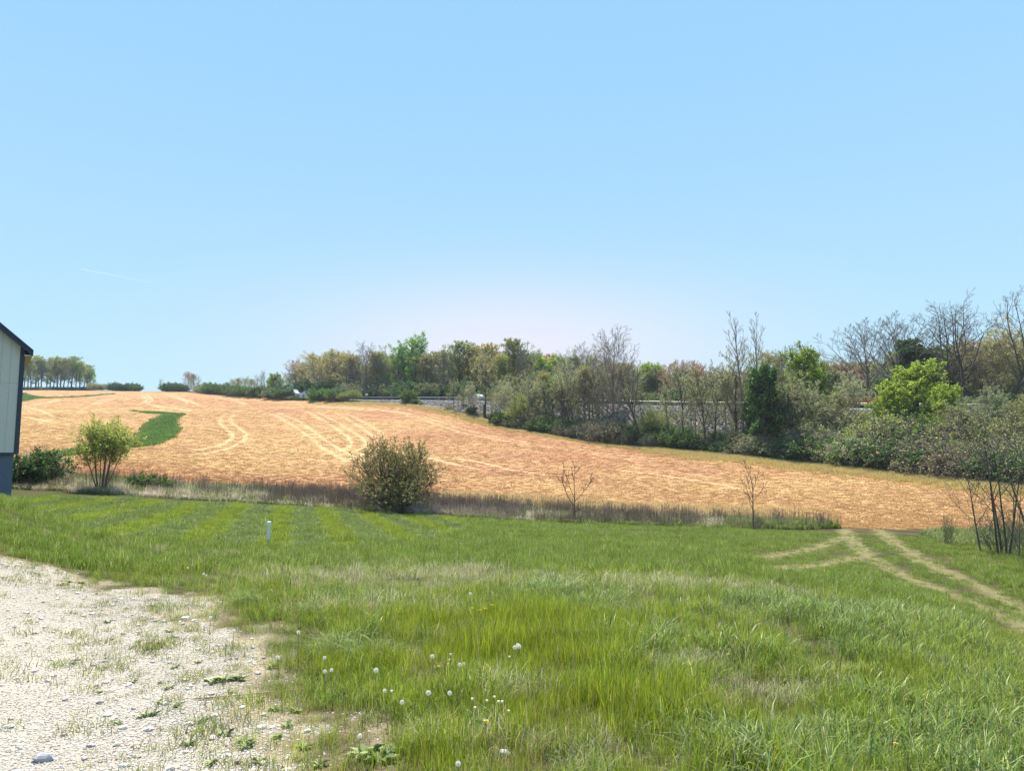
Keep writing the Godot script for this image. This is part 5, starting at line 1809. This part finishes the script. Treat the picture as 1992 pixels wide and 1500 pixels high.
func wheel(parent: Node, at: Vector3, r: float, w: float) -> void:
	var prof := [Vector2(0.0, -w / 2), Vector2(r * 0.92, -w / 2), Vector2(r, -w * 0.3), Vector2(r, w * 0.3), Vector2(r * 0.92, w / 2), Vector2(0.0, w / 2)]
	var o := part(parent, "wheel", lathe(prof, 16), flat_mat("tyre", lin(0.02, 0.02, 0.02), 0.9))
	o.rotation.x = PI / 2
	o.position = at
	var rim := part(o, "rim", lathe([Vector2(r * 0.6, -w * 0.52), Vector2(r * 0.62, 0), Vector2(r * 0.6, w * 0.52), Vector2(0, w * 0.5)], 12), flat_mat("rim", lin(0.4, 0.4, 0.42), 0.4, 0.8))
	rim.position = Vector3.ZERO

func car(called: String, label: String, category: String, at: Vector3, turn: float, body: Array, glass: Array, wide: float, paint: Material, wx: Array, wr: float) -> void:
	var o := thing(called, label, category, at, turn)
	var mb := MB.new()
	var pl := PackedVector2Array()
	for p in body: pl.append(Vector2(p[0], p[1]))
	mb.prism(pl, -wide / 2, wide / 2)
	part(o, "body", mb, paint)
	for g in glass:
		mb = MB.new()
		pl = PackedVector2Array()
		for p in g: pl.append(Vector2(p[0], p[1]))
		mb.prism(pl, -wide / 2 - 0.01, wide / 2 + 0.01)
		part(o, "window", mb, flat_mat("car_glass", lin(0.02, 0.025, 0.03), 0.1))
	for x in wx:
		for s in [-1, 1]:
			wheel(o, Vector3(x, wr, s * (wide / 2 - 0.1)), wr, 0.22)

func make_traffic() -> void:
	var white := flat_mat("white_car", lin(0.75, 0.76, 0.78), 0.3)
	var q := road_spot(934, 3.0)
	car("white_car", "white car passing behind the guardrail", "car", q[0], q[1],
		[[-2.25, 0.25], [2.25, 0.25], [2.3, 0.6], [2.1, 0.82], [1.2, 0.95], [0.45, 1.42], [-0.9, 1.45], [-1.7, 1.02], [-2.2, 0.98], [-2.3, 0.6]],
		[[[0.35, 1.36], [1.05, 0.97], [0.1, 0.95], [0.1, 1.37]], [[0.0, 1.37], [0.0, 0.95], [-1.4, 1.0], [-0.85, 1.38]]], 1.78, white, [-1.4, 1.4], 0.32)
	# white van seen between the hedge shrubs
	q = [place(568, 219), -0.5]
	car("white_van", "white van half hidden behind the hedge near the house", "van", q[0] + Vector3(0, 0.6, 0), q[1],
		[[-2.6, 0.35], [2.6, 0.35], [2.65, 1.0], [1.9, 1.25], [1.3, 2.1], [-2.5, 2.15], [-2.6, 2.0]],
		[[[1.25, 2.0], [1.75, 1.3], [0.7, 1.3], [0.7, 2.0]]], 1.95, white, [-1.7, 1.7], 0.36)
	# house
	var d := 223.0
	var at := place(595, d)
	at.y = hy(760, d) - 6.6 * 0.55
	var o := thing("white_house", "small white house with grey roof peeking over the hedge", "house", at, 0.35)
	o.scale = Vector3.ONE * 0.55
	var siding := flat_mat("siding", lin(0.72, 0.72, 0.7), 0.7)
	var roofm := grime_mat("shingle", lin(0.13, 0.13, 0.14), lin(0.2, 0.2, 0.21), 0.9, Vector3(0.5, 0.5, 0.5))
	var mb := MB.new()
	mb.prism(PackedVector2Array([Vector2(-4, -4), Vector2(4, -4), Vector2(4, 4.2), Vector2(0, 6.4), Vector2(-4, 4.2)]), -4.5, 4.5)
	part(o, "wall", mb, siding)
	for s in [-1, 1]:
		mb = MB.new()
		mb.prism(PackedVector2Array([Vector2(s * 4.4, 4.0), Vector2(0, 6.42), Vector2(0, 6.62), Vector2(s * 4.4, 4.2)]), -4.8, 4.8)
		part(o, "roof", mb, roofm)
	for p in [[-2.0, 2.6], [1.4, 2.6], [-0.4, 4.6], [-2.0, 0.2], [1.4, 0.2]]:
		mb = MB.new()
		mb.box(Vector3(p[0], p[1], 4.5), Vector3(p[0] + 0.9, p[1] + 1.3, 4.56))
		var w := part(o, "window", mb, flat_mat("pane_dark", lin(0.03, 0.035, 0.04), 0.15))
		mb = MB.new()
		mb.box(Vector3(p[0] - 0.1, p[1] - 0.12, 4.56), Vector3(p[0] + 1.0, p[1], 4.64))
		part(w, "sill", mb, siding)
	# road signs
	for sg in [[710, 0.75, 0.6, "white square sign on a post before the dark ivy tree"], [693, 0.25, 0.9, "narrow white marker post beside the guardrail"]]:
		q = road_spot(sg[0], 0.2)
		o = thing("road_sign", sg[3], "sign", q[0])
		mb = MB.new()
		mb.box(Vector3(-0.04, -0.4, -0.04), Vector3(0.04, 1.6, 0.04))
		part(o, "post", mb, flat_mat("sign_post", lin(0.3, 0.3, 0.3)))
		mb = MB.new()
		mb.box(Vector3(-sg[1] / 2, 1.0, 0.041), Vector3(sg[1] / 2, 1.0 + sg[2], 0.06))
		part(o, "board", mb, siding)
	# orange machine standing on the road
	q = road_spot(1690, 2.6)
	o = thing("road_machine", "orange road building machine half hidden behind the bushes", "machine", q[0], q[1])
	o.scale = Vector3.ONE * 0.85
	var orange_m := grime_mat("orange", lin(0.55, 0.15, 0.02), lin(0.68, 0.22, 0.03), 0.5, Vector3(0.6, 0.6, 0.6))
	var black := flat_mat("black_paint", lin(0.02, 0.02, 0.02), 0.5)
	mb = MB.new()
	mb.prism(PackedVector2Array([Vector2(-3.2, 0.7), Vector2(3.2, 0.7), Vector2(3.3, 1.3), Vector2(2.6, 1.75), Vector2(-2.4, 1.75), Vector2(-3.3, 1.2)]), -1.2, 1.2)
	part(o, "body", mb, orange_m)
	mb = MB.new()
	mb.prism(PackedVector2Array([Vector2(-0.6, 1.76), Vector2(0.6, 1.76), Vector2(0.6, 2.35), Vector2(-0.5, 2.35)]), -0.9, 0.9)
	part(o, "cab", mb, black)
	mb = MB.new()
	mb.box(Vector3(-2.6, 2.36, -1.1), Vector3(2.9, 2.46, 1.1))
	part(o, "canopy_roof", mb, flat_mat("canopy_white", lin(0.75, 0.7, 0.68)))
	for s in [-1, 1]:
		for x in [-2.3, 2.5]:
			mb = MB.new()
			mb.box(Vector3(x - 0.04, 1.7, s * 1.0 - 0.04), Vector3(x + 0.04, 2.36, s * 1.0 + 0.04))
			part(o, "canopy_post", mb, black)
		for x in [-2.2, 0.0, 2.2]:
			wheel(o, Vector3(x, 0.5, s * 0.95), 0.5, 0.4)

func make_contrails() -> void:
	# a faint contrail, kilometres off
	for c in [[158, 523, 303, 551, 4.5, "long faint white contrail low in the sky above the hill"]]:
		var pts := PackedVector3Array()
		for k in 2:
			var t: float = (750.0 - c[k * 2 + 1]) / F
			var w := CP - t * SP
			var d := 6000.0 + k * 500.0
			pts.append(Vector3((c[k * 2] - 996.0) / F / w * d, EYE + d * (t * CP + SP) / w, -d))
		var mb := MB.new()
		var mid := (pts[0] + pts[1]) / 2
		mb.tube(PackedVector3Array([pts[0] - mid, (pts[0] + pts[1]) / 2 - mid, pts[1] - mid]), c[4] * 0.5, c[4] * 0.25, 6, Color.WHITE)
		var m := StandardMaterial3D.new()
		m.albedo_color = Color(1, 1, 1, 0.16)
		m.transparency = BaseMaterial3D.TRANSPARENCY_ALPHA
		m.roughness = 1.0
		m.backlight_enabled = true
		m.backlight = Color(1, 1, 1)
		var o := part(self, numbered("contrail_cloud"), mb, m)
		o.position = mid
		tag(o, c[5], "contrail")

# ---------------------------------------------------------------- sky
func make_sky() -> ImageTexture:
	var w := 1024
	var h := 512
	var data := PackedFloat32Array()
	data.resize(w * h * 3)
	var zen := Vector3(0.325, 0.64, 1.0) / EXPOSURE
	var hor := Vector3(0.665, 0.945, 1.03) / EXPOSURE
	var haze := Vector3(0.86, 0.87, 0.995) / EXPOSURE
	for y in h:
		var el := (0.5 - (y + 0.5) / h) * PI
		var s := maxf(sin(el), 0.0)
		var c := zen.lerp(hor, pow(1.0 - s, 3.2))
		for x in w:
			# the first column of a panorama looks along -z
			var az := fposmod((x + 0.5) / w * 360.0 + 180.0, 360.0) - 180.0
			var g := 1.0 * exp(-pow(az / 17.0, 2.0) - pow((rad_to_deg(el) - 8.0) / 5.5, 2.0))
			var q := c.lerp(haze, g) if el > 0 else Vector3(0.3, 0.3, 0.22) / EXPOSURE
			var k := (y * w + x) * 3
			data[k] = q.x; data[k + 1] = q.y; data[k + 2] = q.z
	var im := Image.create_from_data(w, h, false, Image.FORMAT_RGBF, data.to_byte_array())
	return ImageTexture.create_from_image(im)

func _ready() -> void:
	rng.seed = 1
	# camera
	var cam := Camera3D.new()
	cam.name = "camera"
	cam.position = Vector3(0, EYE, 0)
	cam.rotation.x = PITCH
	cam.fov = 2.0 * rad_to_deg(atan(750.0 / F))
	cam.near = 0.05
	cam.far = 12000.0
	add_child(cam)
	cam.current = true
	# sky, exposure
	var env := Environment.new()
	env.background_mode = Environment.BG_SKY
	var sky := Sky.new()
	var sm := PanoramaSkyMaterial.new()
	sm.panorama = make_sky()
	sky.sky_material = sm
	env.sky = sky
	env.tonemap_mode = Environment.TONE_MAPPER_LINEAR
	env.tonemap_exposure = EXPOSURE
	env.fog_enabled = true
	env.fog_density = 0.0002
	env.fog_light_color = Color(0.86, 0.92, 1.0)
	env.sdfgi_enabled = true
	env.ssao_enabled = true
	env.ssil_enabled = true
	var we := WorldEnvironment.new()
	we.name = "world_environment"
	we.environment = env
	add_child(we)
	# sun: high, ahead of the camera and a little to its left
	var sun := DirectionalLight3D.new()
	sun.name = "sun"
	sun.light_energy = 1.6
	sun.light_color = Color(1.0, 0.96, 0.9)
	sun.light_angular_distance = 0.5
	sun.shadow_enabled = true
	sun.rotation_degrees = Vector3(-58.0, 180.0 + 18.0, 0)
	add_child(sun)

	make_terrain_table()
	make_zones()
	make_ground()
	make_road()
	make_barn()
	make_protos()
	make_trees()
	make_near_plants()
	make_verge()
	make_grass()
	make_stones()
	make_pipe()
	make_traffic()
	make_dandelions()
	make_contrails()
